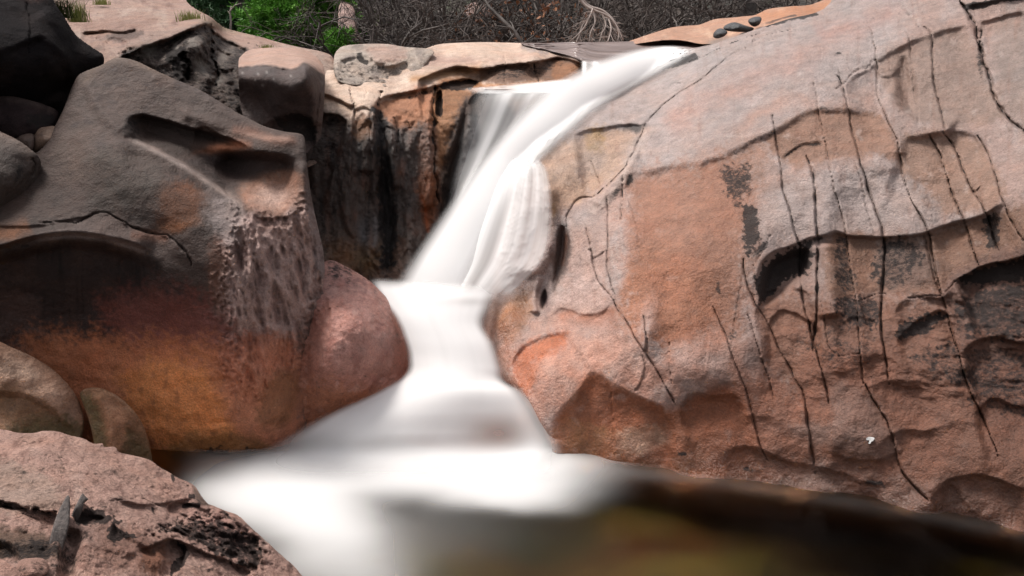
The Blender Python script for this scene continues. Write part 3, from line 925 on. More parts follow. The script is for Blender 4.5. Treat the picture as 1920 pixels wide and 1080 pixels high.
# pale knobbly block on the lip
r = Rock([(626, 112), (630, 97), (645, 86), (690, 82), (730, 83), (760, 88), (800, 91), (814, 98), (806, 110), (792, 130), (778, 152), (764, 168), (742, 166), (700, 163), (660, 160), (634, 152), (626, 134)],
         [(640, 88, 11.3), (720, 83, 11.5), (805, 93, 11.2), (640, 110, 10.5), (720, 106, 10.6), (790, 110, 10.7), (640, 140, 10.0), (700, 150, 9.95), (765, 150, 10.2)], step=2, rim=9)
r.lip([(628, 118), (660, 106), (690, 104), (720, 122), (760, 116), (775, 108)], .16, 40, 6)
r.rough(2.2, .12, 4)
r.rough(6, .07, 4, 1, (1, 1, 1), True)
r.base((214, 196, 182))
r.tint(sstep(0, .35, r.nz(4, 4, 2)), (160, 144, 136), .7)
r.tint(r.poly_mask([(690, 86), (750, 88), (760, 110), (720, 118), (690, 104)], 8, 8), (216, 180, 164), .8)
r.lichen(r.poly_mask([(626, 115), (690, 110), (770, 118), (760, 170), (630, 160)], 12, 10) * (.42 + .25 * r.nz(6, 4, 4)))
r.lichen(r.band([(672, 96), (676, 112), (690, 120)], 8, None, 5), .7)
r.crack([(700, 88), (712, 104), (716, 116)], 1.6, .02, .6)
r.mul(.8)
r.build('lichen_block', M_ROUGH, 'small pale knobbly rock mottled with grey lichen, perched on the lip left of the falls', 'rock', back=1.6)

# ================================================================== headwall behind the falls
r = Rock([(560, 150), (612, 132), (700, 130), (770, 100), (800, 90), (830, 82), (900, 79), (955, 80), (1000, 81), (1060, 80), (1130, 80), (1200, 80), (1290, 70), (1330, 100), (1300, 200), (1080, 330), (980, 470), (880, 580), (700, 600), (560, 580), (540, 300)],
         [(830, 83, 12.6), (960, 81, 12.8), (1130, 81, 12.8), (800, 95, 11.6), (850, 108, 11.1), (950, 104, 11.3), (1060, 96, 11.9), (850, 128, 10.6), (900, 122, 10.6), (1000, 106, 10.95), (1080, 108, 11.1),
          (900, 150, 10.4), (1000, 148, 10.45), (1090, 150, 10.5), (880, 160, 10.2), (900, 172, 9.75), (1000, 172, 9.8), (740, 170, 9.9), (620, 158, 9.9), (620, 190, 9.45), (700, 190, 9.4), (800, 165, 9.7), (800, 230, 9.25), (870, 200, 9.5),
          (620, 400, 8.75), (700, 400, 8.85), (800, 400, 8.95), (650, 520, 8.35), (750, 520, 8.35), (850, 450, 8.8), (900, 400, 9.25), (950, 300, 9.45), (1000, 220, 9.7), (1100, 230, 9.9), (1200, 110, 11.8), (1290, 80, 12.5), (700, 590, 8.2), (900, 560, 8.3), (1200, 200, 10.4)], step=2.0, rim=6)
r.lip([(780, 150), (830, 130), (860, 124), (900, 128), (940, 122), (980, 118), (1020, 112), (1050, 107), (1070, 110), (1090, 118), (1110, 124)], .34, 45, 4, .03)
r.lip([(700, 195), (720, 180), (760, 172), (812, 162), (850, 150), (880, 146), (900, 155), (905, 166)], .22, 70, 5, .06)
r.lip([(600, 172), (640, 186), (655, 194), (670, 196)], .16, 20, 4)
r.lip([(600, 212), (630, 214), (655, 228)], .2, 60, 6)
r.lip([(872, 196), (900, 172), (960, 170), (1040, 172)], .3, 120, 6)
r.lip([(660, 205), (680, 198), (700, 206)], .12, 80, 6)
r.hollow([(698, 205), (712, 202), (724, 230), (736, 320), (748, 420), (744, 500), (716, 510), (706, 400), (700, 300)], .16, 20)
r.hollow([(816, 175), (830, 172), (830, 216), (816, 216)], .28, 5)
r.hollow([(868, 190), (884, 200), (870, 300), (850, 380), (826, 420), (822, 340), (850, 260)], .2, 20)
r.ridge([(735, 210), (738, 300), (745, 360)], .06, 10)
r.ridge([(800, 180), (804, 260), (806, 340), (800, 400)], .12, 14)
r.ridge([(688, 200), (690, 260), (684, 330)], .12, 14)
r.bump(650, 400, 24, 90, .12)
r.bump(770, 430, 12, 80, .10)
r.bump(690, 470, 14, 40, .1)
r.rough(3.0, .06, 4, 1, (1, 1, .45))
wall = sstep(190, 230, r.Y)
r.rough(5.0, .07, 4, wall, (1.2, 1.2, .35), True)
r.rough(9.0, .02, 3)
r.crack([(812, 158), (813, 200), (812, 260), (815, 320), (822, 380)], 4.5, .12, 1, 3)
r.crack([(656, 160), (659, 185), (664, 205), (666, 220)], 2.4, .06, .9, 3)
r.crack([(715, 172), (711, 186), (706, 200)], 3.5, .08, 1, 4)
r.crack([(690, 165), (684, 185), (678, 200)], 1.6, .03, .6)
r.crack([(945, 100), (947, 118), (946, 140), (948, 155)], 2.0, .05, .9, 3)
r.crack([(1002, 120), (1004, 140), (1010, 155)], 2.0, .05, .9, 3)
r.crack([(740, 220), (745, 260), (742, 300)], 2.0, .05, .8, 5)
r.crack([(764, 225), (770, 240), (776, 232)], 2, .03, .8, 4)
r.base((214, 186, 168))
r.tint(sstep(0, .5, r.nz(3, 4, 3)), (232, 208, 190), .7)
r.tint(r.poly_mask([(800, 100), (900, 110), (980, 100), (1060, 96), (900, 120), (820, 128)], 8, 8), (196, 160, 144), .6)
r.tint(r.band([(780, 120), (840, 112), (900, 118)], 8), (182, 150, 138), .6)
r.tint(r.poly_mask([(1000, 78), (1140, 78), (1180, 92), (1060, 100), (980, 92)], 6, 6), (158, 146, 142), .8)
r.tint(r.band([(760, 150), (830, 140), (870, 132), (910, 132)], 8), (176, 122, 62), .7)
r.tint(r.poly_mask([(850, 150), (940, 158), (1080, 140), (1060, 154), (940, 168), (860, 164)], 4, 4), (182, 120, 62), .85)
r.tint(r.poly_mask([(905, 128), (1000, 116), (1060, 108), (1096, 122), (1092, 150), (1010, 152), (910, 154)], 4, 5), (116, 84, 66), .9)
r.tint(r.poly_mask([(1040, 116), (1096, 124), (1090, 148), (1040, 150)], 6, 6), (164, 112, 76), .7)
r.tint(r.poly_mask([(600, 152), (720, 160), (700, 196), (600, 214)], 6, 6), (232, 204, 184), .7)
r.tint(r.poly_mask([(700, 196), (740, 180), (812, 164), (812, 250), (740, 240), (715, 220)], 6, 8), (176, 118, 84), .9)
r.tint(r.poly_mask([(815, 160), (900, 150), (880, 220), (850, 300), (818, 310)], 6, 8), (158, 108, 70), .9)
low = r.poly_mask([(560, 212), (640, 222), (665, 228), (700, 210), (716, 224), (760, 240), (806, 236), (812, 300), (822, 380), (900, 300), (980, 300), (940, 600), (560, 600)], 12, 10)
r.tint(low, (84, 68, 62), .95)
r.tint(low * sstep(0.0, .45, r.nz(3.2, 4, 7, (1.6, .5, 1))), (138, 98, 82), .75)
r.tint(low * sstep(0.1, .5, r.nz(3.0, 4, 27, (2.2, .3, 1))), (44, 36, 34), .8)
r.tint(r.poly_mask([(664, 224), (700, 216), (696, 250), (670, 262)], 8, 8), (150, 100, 62), .8)
r.tint(r.poly_mask([(790, 250), (814, 240), (816, 380), (796, 390), (784, 320)], 8, 8), (148, 104, 84), .8)
r.tint(r.poly_mask([(784, 340), (822, 320), (836, 380), (820, 410), (796, 420)], 8, 8), (150, 86, 46), .8)
r.tint(r.band([(788, 360), (796, 390), (804, 440)], 4, None, 2), (176, 92, 44), .9)
r.tint(r.blob(648, 480, 38, 34, 0), (150, 104, 70), .85)
r.tint(r.blob(690, 490, 30, 30), (132, 96, 52), .8)
r.tint(r.blob(742, 480, 16, 44), (148, 104, 78), .7)
r.tint(r.band([(690, 520), (760, 520), (850, 470)], 14), (150, 112, 92), .5)
r.tint(r.band([(703, 400), (705, 440), (700, 466)], 4, None, 2), (160, 150, 148), .7)
r.tint(r.blob(684, 440, 14, 30), (120, 116, 118), .7)
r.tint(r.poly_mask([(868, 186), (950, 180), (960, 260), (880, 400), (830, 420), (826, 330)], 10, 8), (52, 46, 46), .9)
for m in ([(700, 205), (714, 204), (726, 250), (740, 340), (748, 420), (736, 500), (716, 500), (706, 400), (702, 300)],):
    r.lichen(r.poly_mask(m, 14, 22), .72)
    r.tint(r.poly_mask(m, 14, 16), (44, 36, 34), .8)
r.lichen(low * (.36 + .3 * r.nz(2.6, 4, 17, (2.2, .35, 1))))
r.lichen(r.poly_mask([(822, 160), (850, 150), (898, 150), (880, 168), (836, 170)], 4, 5), .8)
r.lichen(r.poly_mask([(758, 182), (806, 166), (810, 176), (770, 186)], 5, 5), .55)
r.lichen(r.poly_mask([(818, 186), (830, 180), (830, 216), (818, 214)], 3, 3), .9)
r.lichen(r.poly_mask([(912, 130), (1000, 120), (1050, 110), (1070, 116), (1010, 140), (930, 150)], 5, 5), .5)
r.lichen(r.poly_mask([(604, 220), (640, 218), (670, 260), (640, 320), (606, 330)], 10, 12), .48)
r.mul(.8, low)  # wet lower wall, darkened further by painted shade
r.wet(low, .6)
r.wet(r.poly_mask([(1000, 78), (1300, 70), (1300, 120), (1060, 110)], 8, 6), .8)
HEAD = r
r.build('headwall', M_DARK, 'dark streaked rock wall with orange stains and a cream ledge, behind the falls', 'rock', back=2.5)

# dark smooth block left of the headwall
r = Rock([(447, 126), (452, 104), (476, 92), (540, 89), (580, 97), (602, 116), (609, 140), (608, 185), (605, 225), (600, 258), (586, 276), (560, 300), (520, 300), (480, 280), (462, 240), (450, 190)],
         [(470, 98, 9.9), (580, 102, 9.9), (450, 126, 8.6), (500, 122, 8.5), (550, 128, 8.42), (573, 120, 8.5), (602, 140, 8.8), (500, 180, 8.35), (560, 200, 8.3), (470, 225, 8.5), (595, 250, 8.6), (560, 310, 8.25), (455, 180, 8.6)], step=2, rim=2, rimk=.6)
r.lip([(440, 128), (470, 124), (500, 122), (530, 127), (550, 129), (572, 118), (590, 130), (606, 150)], .07, 60, 3, 0.02)
r.ridge([(572, 118), (582, 150), (590, 190), (590, 240)], .10, 14)
r.lip([(500, 226), (550, 208), (590, 218)], .10, 60, 20)
r.ridge([(452, 170), (470, 200), (500, 238)], .05, 10)
r.rough(3, .05, 4)
r.base((112, 94, 90))
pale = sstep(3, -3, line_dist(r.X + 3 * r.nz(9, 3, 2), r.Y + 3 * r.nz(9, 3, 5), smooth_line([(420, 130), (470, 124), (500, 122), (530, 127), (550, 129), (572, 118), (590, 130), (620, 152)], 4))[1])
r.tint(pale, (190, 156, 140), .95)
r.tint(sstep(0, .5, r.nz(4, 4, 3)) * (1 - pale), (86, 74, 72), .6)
r.tint(r.poly_mask([(575, 125), (606, 150), (604, 260), (580, 250), (590, 190)], 6, 6), (134, 112, 104), .7)
for x, y in ((500, 135), (513, 148), (484, 138), (478, 150), (492, 160), (545, 142), (455, 137)):
    r.tint(r.blob(x, y, 2.2, 2.2, 0, 1), (200, 190, 184), .9)
r.lichen(r.poly_mask([(515, 220), (550, 208), (590, 225), (590, 270), (540, 262)], 8, 8), .62)
r.lichen(sstep(132, 150, r.Y) * (.30 + .1 * r.nz(3, 3, 1)))
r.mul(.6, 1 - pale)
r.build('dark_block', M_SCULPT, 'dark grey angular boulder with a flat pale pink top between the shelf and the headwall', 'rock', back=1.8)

# ================================================================== the dark boulder in the corner and small ones under it
r = Rock([(-90, -90), (60, -90), (96, -8), (122, 34), (140, 62), (158, 78), (178, 92), (194, 104), (192, 126), (170, 138), (142, 160), (126, 190), (116, 220), (60, 270), (-90, 270)],
         [(0, -60, 8.6), (90, -20, 8.4), (150, 75, 8.3), (190, 108, 8.3), (130, 170, 8.2), (60, 60, 7.75), (100, 120, 7.7), (0, 100, 7.3), (50, 200, 7.8), (0, 220, 7.8), (-80, 100, 7.1), (-80, 250, 7.5), (-80, -80, 8.2)], step=2.4, rim=22)
r.lip([(80, 60), (120, 100), (140, 140), (130, 180)], .10, 60, 20)
r.ridge([(70, 20), (96, 100), (130, 160)], .08, 24)
r.rough(1.8, .08, 4)
r.crack([(40, -20), (52, 20), (52, 60), (54, 100)], 2, .03, .7, 4)
r.base((56, 50, 52))
r.tint(sstep(0, .5, r.nz(1.8, 4, 3)), (84, 74, 74), .7)
r.tint(r.blob(105, 165, 28, 40, 20), (98, 84, 80), .8)  # lit lower right side, painted paler
r.tint(r.blob(60, -12, 24, 14), (124, 92, 84), .8)
r.lichen(.34 + .2 * r.nz(1.6, 4, 9))
r.mul(.42)
r.build('dark_boulder', M_BLACK, 'large blackish rounded boulder filling the top left corner', 'rock', back=2.2)

r = Rock([(-70, 180), (0, 178), (46, 185), (86, 197), (108, 208), (108, 224), (98, 240), (60, 256), (-70, 268)],
         [(-60, 190, 7.4), (0, 185, 7.5), (90, 202, 7.6), (-40, 230, 7.1), (50, 225, 7.3), (100, 225, 7.5), (0, 255, 7.3)], rim=14)
r.rough(3, .05, 4)
r.base((74, 60, 60))
r.tint(r.band([(-60, 184), (0, 180), (50, 187), (108, 210)], 9), (128, 110, 104), .7)
r.tint(sstep(0, .4, r.nz(4, 4, 3)), (52, 42, 44), .7)
r.lichen(r.poly_mask([(50, 215), (104, 215), (96, 240), (50, 240)], 8, 8), .6)
r.mul(.6)
r.build('maroon_boulder', M_BLACK, 'low dark maroon boulder at the left edge, just under the large black boulder', 'rock', back=1.2)

for out, c, lab in (([(20, 262), (40, 250), (62, 244), (62, 282), (40, 278)], (104, 82, 72), 'small brown stone wedged below the maroon boulder, left of its twin'),
                    ([(60, 246), (84, 238), (104, 238), (98, 262), (80, 280), (58, 284)], (132, 104, 86), 'small tan stone wedged below the maroon boulder against the sculpted rock')):
    o = np.array(out, float)
    cx, cy = o.mean(0)
    r = Rock(out, [(o[0, 0], o[0, 1], 7.35), (cx, cy, 7.2), (o[2, 0], o[2, 1], 7.32), (cx, o[:, 1].max(), 7.22)], step=1.8, rim=8)
    r.rough(4, .04, 3)
    r.base(c)
    r.tint(sstep(0, .4, r.nz(6, 4, 3)), (84, 66, 60), .6)
    r.build('wedged_stone', M_ROCK, lab, 'stone', back=.5)

# ================================================================== the sculpted boulder
r = Rock([(214, 109), (240, 110), (262, 117), (290, 131), (330, 149), (370, 166), (402, 184), (440, 208), (470, 224), (500, 238), (536, 247), (560, 250), (571, 258), (574, 290), (578, 330), (586, 380), (597, 430), (606, 470), (609, 510), (606, 545),
          (616, 580), (620, 640), (624, 720), (620, 820), (600, 930), (460, 940), (300, 940), (100, 900), (-90, 880), (-100, 300), (40, 292), (78, 278), (98, 245), (118, 206), (134, 165), (146, 142), (164, 132), (190, 122)],
         [(215, 112, 7.9), (300, 137, 7.8), (420, 197, 7.6), (555, 254, 7.45), (100, 265, 7.15), (150, 160, 7.7), (250, 200, 7.45), (400, 240, 7.35), (200, 280, 6.95), (300, 310, 6.85), (400, 330, 6.95), (500, 340, 6.95), (573, 330, 7.1), (250, 410, 6.5), (440, 390, 6.6), (600, 450, 7.0),
          (150, 450, 6.3), (300, 480, 6.35), (480, 520, 6.35), (605, 530, 6.9), (0, 460, 6.25), (100, 600, 6.45), (300, 640, 6.42), (450, 690, 6.25), (545, 730, 6.4), (300, 800, 6.28), (450, 830, 6.24), (-80, 320, 6.9), (-80, 600, 6.3), (-80, 800, 6.15), (300, 920, 6.3), (520, 640, 6.33), (0, 380, 6.55), (100, 350, 6.75), (600, 650, 6.75), (620, 720, 6.85), (610, 850, 6.6)], step=2.1, rim=16, rimfn=lambda X, Y: sstep(560, 500, Y))
# the great scoop, an oval hollow at its upper left and a bowl with a lit floor at its right
CREST = [(216, 262), (250, 266), (290, 282), (330, 302), (370, 328), (410, 355), (440, 376), (468, 397)]
r.hollow([(226, 232), (236, 216), (262, 212), (350, 234), (440, 256), (480, 272), (560, 284), (570, 310), (566, 360), (550, 400), (500, 410), (462, 396), (410, 355), (330, 302), (250, 268)], .12, 50)
r.crease = 0.0
r.lip(CREST[::-1], .20, 70, 6, .22)
r.lip([(228, 252), (231, 234), (240, 219), (262, 213), (300, 219), (350, 235), (400, 248), (440, 260), (480, 276)], .17, 46, 10, .2)
r.lip([(366, 240), (385, 237), (405, 246), (420, 256)], .06, 20, 5, .2)
r.crease = 0.3
r.bump(430, 276, 60, 14, .12, 4)
r.hollow([(370, 300), (420, 286), (480, 284), (540, 296), (564, 316), (562, 360), (546, 396), (510, 402), (470, 394), (430, 360), (390, 330)], .10, 50)
r.lip([(400, 292), (440, 284), (500, 284), (545, 292), (566, 306)], .12, 60, 20, .2)
r.bump(300, 350, 110, 60, .14, 30)
r.ridge([(160, 150), (185, 200), (205, 225), (230, 250)], .05, 12)
r.ridge([(330, 205), (400, 232), (450, 250), (500, 262), (560, 268)], .05, 12)
r.lip([(462, 398), (490, 406), (520, 407), (550, 398), (566, 368)], .05, 60, 5, .2)
# front of the crest and the brow over the alcove
r.lip([(190, 276), (240, 272), (290, 286), (340, 312), (390, 346), (440, 382), (470, 400)], .06, 70, 20, .3)
r.lip([(-60, 420), (20, 424), (80, 420), (140, 408), (180, 400), (210, 401), (240, 418), (300, 438), (340, 452)], .03, 30, 5)
r.lip([(-70, 478), (0, 472), (40, 460), (80, 450), (130, 445), (170, 448), (210, 455), (250, 466), (290, 482), (330, 510)], .20, 150, 26, .3)
r.shelf([(-60, 476), (0, 470), (40, 459), (80, 449), (130, 444), (170, 447), (210, 454), (250, 465), (290, 480)], .08, 26, 12)
# fluted skin of the prow
flu = r.poly_mask([(440, 408), (490, 404), (530, 406), (560, 385), (600, 400), (620, 480), (620, 560), (575, 600), (556, 660), (520, 720), (450, 730), (426, 640), (420, 560), (424, 480)], 24, 26)
q = r.P() * np.array((9.0, 4, 2.6)) + np.array((0.0, 0, 0))
q[:, 0] += q[:, 2] * 0.5
fl = fbm(q, 4, .55, True)
r.D -= 0.10 * flu * fl
r.rough(16, .02, 3, flu, (1.2, 1, .4), True)
r.ridge([(568, 300), (575, 380), (592, 460)], .06, 12)
r.lip([(540, 590), (552, 640), (550, 700)], .04, 20, 6)
r.bump(490, 760, 60, 70, .08)
r.lip([(430, 700), (445, 740), (440, 800)], .04, 30, 8)
r.rough(2.2, .035, 4)
r.rough(6, .016, 3)
r.crack([(70, 418), (130, 416), (145, 420), (175, 402), (200, 399), (225, 412), (245, 424), (275, 436), (318, 444), (340, 462), (352, 480), (358, 500)], 2.2, .035, .9, 3)
r.crack([(40, 462), (58, 460)], 1.5, .02, .7)
r.crack([(345, 140), (352, 150), (360, 165)], 1.5, .02, .5)
r.base((96, 80, 74))
top = r.poly_mask([(140, 140), (214, 105), (300, 130), (420, 190), (560, 250), (568, 280), (460, 268), (350, 234), (240, 212), (220, 240), (300, 290), (360, 320), (300, 340), (200, 330), (110, 300), (100, 250)], 16, 16)
r.tint(top, (124, 104, 96), .8)
r.tint(top * sstep(0, .45, r.nz(4, 4, 3, (1, 1.8, 1))), (92, 76, 74), .7)
r.tint(r.band([(150, 165), (175, 135), (214, 110), (260, 118), (330, 150)], 9, None, 6), (158, 132, 114), .6)
r.tint(r.band([(100, 270), (140, 300), (160, 340)], 28, None, 14), (132, 112, 100), .5)
r.tint(r.poly_mask([(234, 232), (262, 218), (350, 240), (430, 264), (400, 276), (340, 280), (280, 266)], 8, 8), (78, 66, 64), .7)
r.lichen(r.poly_mask([(230, 236), (250, 220), (272, 224), (262, 256), (240, 252)], 8, 8), .5)
r.tint(r.band([(250, 264), (300, 286), (360, 320), (420, 360), (462, 394)], 9, None, 4), (150, 130, 122), .7)
r.tint(r.band([(350, 282), (420, 272), (480, 272)], 11, None, 6), (176, 116, 86), .8)
r.tint(r.band([(430, 244), (470, 246), (520, 262), (562, 262)], 9, None, 8), (172, 120, 98), .7)
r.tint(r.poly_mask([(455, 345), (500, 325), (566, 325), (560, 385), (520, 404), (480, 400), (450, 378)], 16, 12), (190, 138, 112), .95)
r.tint(r.blob(510, 368, 42, 24), (220, 188, 174), .85)  # light on the bowl floor, painted pale
r.tint(r.blob(420, 320, 40, 22, 25), (88, 70, 64), .8)
r.tint(r.poly_mask([(300, 350), (360, 345), (390, 370), (370, 410), (320, 430), (300, 400)], 16, 16), (162, 100, 62), .75)
r.tint(r.blob(330, 425, 30, 10, -10), (180, 112, 66), .7)
r.tint(r.poly_mask([(390, 350), (450, 385), (440, 450), (410, 440), (380, 400)], 16, 12), (136, 122, 118), .8)
r.tint(r.poly_mask([(180, 280), (290, 290), (310, 350), (260, 390), (190, 400), (160, 340)], 20, 20), (86, 74, 66), .7)
r.tint(r.poly_mask([(-80, 300), (60, 300), (120, 360), (90, 400), (-80, 420)], 18, 18), (74, 62, 58), .6)
r.tint(r.poly_mask([(60, 450), (140, 420), (200, 402), (260, 430), (330, 450), (320, 500), (260, 465), (140, 442)], 8, 8), (126, 108, 102), .85)
r.tint(r.band([(240, 440), (290, 445), (318, 446)], 9), (168, 110, 84), .6)
r.tint(r.band([(-60, 445), (20, 436), (60, 420)], 14), (174, 106, 56), .75)
r.tint(r.poly_mask([(400, 450), (440, 430), (432, 520), (430, 600), (400, 560), (390, 500)], 12, 12), (160, 114, 96), .7)
r.tint(flu, (158, 126, 118), .92)
r.tint(flu * sstep(.15, .7, fl), (206, 174, 164), .65)  # highlights painted on the flute ridges
r.tint(flu * sstep(.15, -.35, fl), (84, 64, 62), .75)  # shade painted into the pockets between flutes
r.tint(r.poly_mask([(572, 330), (590, 380), (608, 480), (606, 520), (590, 500), (580, 420)], 5, 6), (132, 116, 114), .8)
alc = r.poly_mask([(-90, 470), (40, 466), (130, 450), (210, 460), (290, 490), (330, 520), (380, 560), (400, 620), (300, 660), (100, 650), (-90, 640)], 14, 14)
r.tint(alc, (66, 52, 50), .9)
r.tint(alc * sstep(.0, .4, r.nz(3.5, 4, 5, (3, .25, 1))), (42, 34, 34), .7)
r.tint(r.poly_mask([(-90, 520), (40, 540), (80, 600), (60, 650), (-90, 660)], 18, 20), (104, 82, 76), .7)
r.tint(r.poly_mask([(200, 560), (330, 540), (420, 590), (430, 680), (300, 700), (220, 640)], 30, 26), (150, 90, 80), .8)
r.tint(r.poly_mask([(40, 640), (200, 630), (420, 650), (440, 760), (500, 860), (240, 900), (100, 800)], 30, 26), (196, 122, 84), .9)
r.tint(r.poly_mask([(230, 700), (360, 680), (440, 760), (460, 840), (330, 870), (270, 800)], 26, 26), (226, 144, 84), .8)  # rock's own orange, brightened with painted flare glow
r.tint(r.poly_mask([(430, 640), (500, 620), (545, 650), (540, 700), (480, 740), (440, 720)], 14, 14), (168, 110, 94), .8)
r.tint(r.poly_mask([(440, 730), (540, 700), (550, 780), (500, 810), (450, 800)], 12, 12), (136, 92, 62), .8)
r.tint(r.poly_mask([(430, 660), (560, 640), (560, 860), (480, 850), (420, 760)], 24, 20), (196, 126, 96), .75)
r.tint(r.poly_mask([(500, 720), (556, 690), (552, 780), (520, 800), (480, 790)], 12, 12), (120, 80, 52), .7)  # shadow patch beside the red boulder, painted brown
r.tint(r.poly_mask([(360, 810), (480, 820), (520, 860), (360, 880), (300, 860)], 12, 14), (116, 84, 48), .7)
r.tint(sstep(.1, .5, r.nz(5, 4, 15)) * sstep(600, 700, r.Y), (112, 66, 44), .45)
r.lichen(r.poly_mask([(330, 845), (460, 835), (500, 860), (330, 870)], 8, 10), .5)
r.lichen(sstep(640, 540, r.Y) * (.27 + .16 * r.nz(3, 4, 12)) * (1 - flu))
r.wet(sstep(560, 700, r.Y), .6)
r.wet(flu, .35)
r.tint(sstep(620, 440, r.Y) * sstep(-.3, .3, r.nz(1.5, 4, 77)) * (1 - flu), (110, 84, 74), .4)
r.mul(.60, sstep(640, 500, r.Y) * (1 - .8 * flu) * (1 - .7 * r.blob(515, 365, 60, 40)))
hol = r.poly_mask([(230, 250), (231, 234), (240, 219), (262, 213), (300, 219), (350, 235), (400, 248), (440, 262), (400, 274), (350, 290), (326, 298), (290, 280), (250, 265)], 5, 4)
r.tint(hol, (70, 57, 52), .8)  # shade inside the hollow, painted dark
r.lichen(hol * r.blob(255, 238, 40, 26), .5)  # black overlay deepens the painted shade at the left end
r.tint(r.poly_mask([(350, 300), (400, 288), (470, 286), (540, 294), (560, 312), (500, 326), (450, 346), (420, 350), (380, 326)], 10, 8), (64, 52, 50), .75)  # shaded rear wall of the bowl, painted dark
r.tint(r.band([(236, 264), (262, 268), (300, 286), (340, 308), (380, 334), (414, 357), (442, 378), (464, 395)], 5, None, 2), (168, 150, 142), .75)  # painted highlight along the crest rim
r.tint(r.band([(380, 284), (420, 274), (470, 274)], 7, None, 5, .25), (190, 126, 96), .8)
r.tint(r.band([(440, 246), (500, 258), (562, 260)], 5, None, 5, .25), (176, 140, 124), .5)
r.tint(r.poly_mask([(400, 372), (440, 386), (458, 410), (440, 460), (416, 450), (396, 410)], 12, 10), (150, 134, 130), .7)  # grey light on the shoulder below the crest, painted
r.tint(r.band([(60, 452), (130, 441), (200, 447), (280, 474)], 7, None, 4), (140, 122, 116), .7)
r.mul(1.4, sstep(600, 700, r.Y))  # lower part lightened in colour to offset its shade
SCULPT = r
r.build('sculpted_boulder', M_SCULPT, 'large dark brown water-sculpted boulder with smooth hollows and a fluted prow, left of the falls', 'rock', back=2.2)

# shoulder at the left edge
r = Rock([(-100, 235), (-20, 240), (8, 250), (36, 264), (58, 280), (74, 296), (76, 316), (62, 360), (40, 420), (-100, 430)],
         [(-80, 245, 6.9), (0, 255, 6.85), (65, 292, 6.85), (-40, 330, 6.45), (30, 340, 6.6), (60, 350, 6.75), (-80, 420, 6.4), (20, 410, 6.6)], rim=6)
r.rough(3, .04, 4)
r.crack([(60, 296), (66, 308), (60, 330)], 2, .03, .7)
r.base((92, 78, 72))
r.tint(r.band([(-90, 242), (0, 252), (40, 270), (70, 296)], 14), (146, 126, 116), .8)
r.lichen(r.blob(36, 320, 14, 36, 20), .55)
r.lichen(.28 + .15 * r.nz(3, 3, 2))
r.mul(.7)
r.build('edge_boulder', M_SCULPT, 'rounded grey-brown boulder cut by the left edge, leaning on the sculpted rock', 'rock', back=1.2)

# round red boulder in the middle
r = Rock([(598, 505), (606, 492), (622, 488), (640, 495), (668, 510), (700, 532), (728, 562), (750, 598), (766, 638), (772, 672), (768, 705), (780, 760), (800, 850), (760, 930), (560, 930), (512, 870), (506, 820), (514, 770), (524, 720), (540, 660), (556, 610), (580, 560), (598, 540)],
         [(622, 492, 7.35), (690, 530, 7.2), (745, 595, 7.05), (770, 675, 6.95), (600, 560, 6.75), (660, 580, 6.62), (715, 640, 6.6), (566, 640, 6.42), (550, 700, 6.36), (640, 680, 6.3), (730, 720, 6.68), (560, 750, 6.40), (640, 770, 6.50), (740, 800, 6.75), (540, 830, 6.42), (700, 900, 6.9), (560, 920, 6.6), (620, 830, 6.6)], step=2.1, rim=36, rimk=.7, rimfn=lambda X, Y: np.clip(sstep(560, 680, X) * sstep(900, 780, Y), .06, 1))
r.lip([(560, 640), (590, 600), (640, 560), (680, 545)], .03, 30, 14)
k = sstep(80, 0, r.edge) * sstep(650, 560, r.X) * sstep(520, 600, r.Y)
sd = lookup(SCULPT, r.X, r.Y)
r.D = np.where(np.isfinite(sd), r.D * (1 - k) + np.where(np.isfinite(sd), sd + .07, 0) * k, r.D)
r.lip([(545, 730), (600, 690), (680, 680), (740, 690)], .04, 50, 22)
r.rough(2.4, .04, 4)
r.rough(8, .016, 4)
r.crack([(556, 658), (560, 640), (570, 620), (584, 640), (588, 660), (578, 675), (560, 680)], 1.6, .015, .5)
r.base((188, 128, 112))
r.tint(r.poly_mask([(598, 500), (640, 496), (700, 540), (690, 600), (620, 560), (570, 600)], 20, 16), (198, 150, 140), .8)
r.tint(r.poly_mask([(630, 590), (720, 620), (740, 700), (640, 700), (590, 660)], 26, 24), (192, 142, 130), .7)
r.tint(sstep(0, .45, r.nz(3.5, 4, 5)), (150, 86, 74), .55)
r.tint(r.poly_mask([(520, 760), (600, 720), (700, 730), (740, 760), (640, 830), (500, 860)], 24, 20), (180, 110, 72), .75)
r.tint(r.poly_mask([(620, 495), (700, 535), (680, 560), (610, 520)], 8, 8) * sstep(-.1, .3, r.nz(9, 3, 7)), (122, 76, 72), .6)
r.tint(sstep(640, 540, r.X) * sstep(600, 680, r.Y), (172, 112, 86), .7)
r.wet(sstep(640, 780, r.X) + sstep(700, 800, r.Y), .7)
r.lichen(r.poly_mask([(500, 800), (560, 780), (540, 850), (490, 860)], 12, 12), .42)
r.rough(13, .012, 4, 1, (1, 1, .7), True)
r.tint(sstep(.1, .5, r.nz(9, 4, 55, (1, 1.8, 1))), (120, 72, 62), .55)
r.tint(sstep(.15, .5, r.nz(5, 4, 65)), (206, 166, 154), .4)
r.lichen(sstep(560, 500, r.Y) * .20 + .29 + .22 * r.nz(8, 4, 75))
r.mul(1.08)
r.build('red_boulder', M_ROCK, 'smooth rounded reddish-pink boulder at the left side of the lower falls', 'rock', back=1.2)

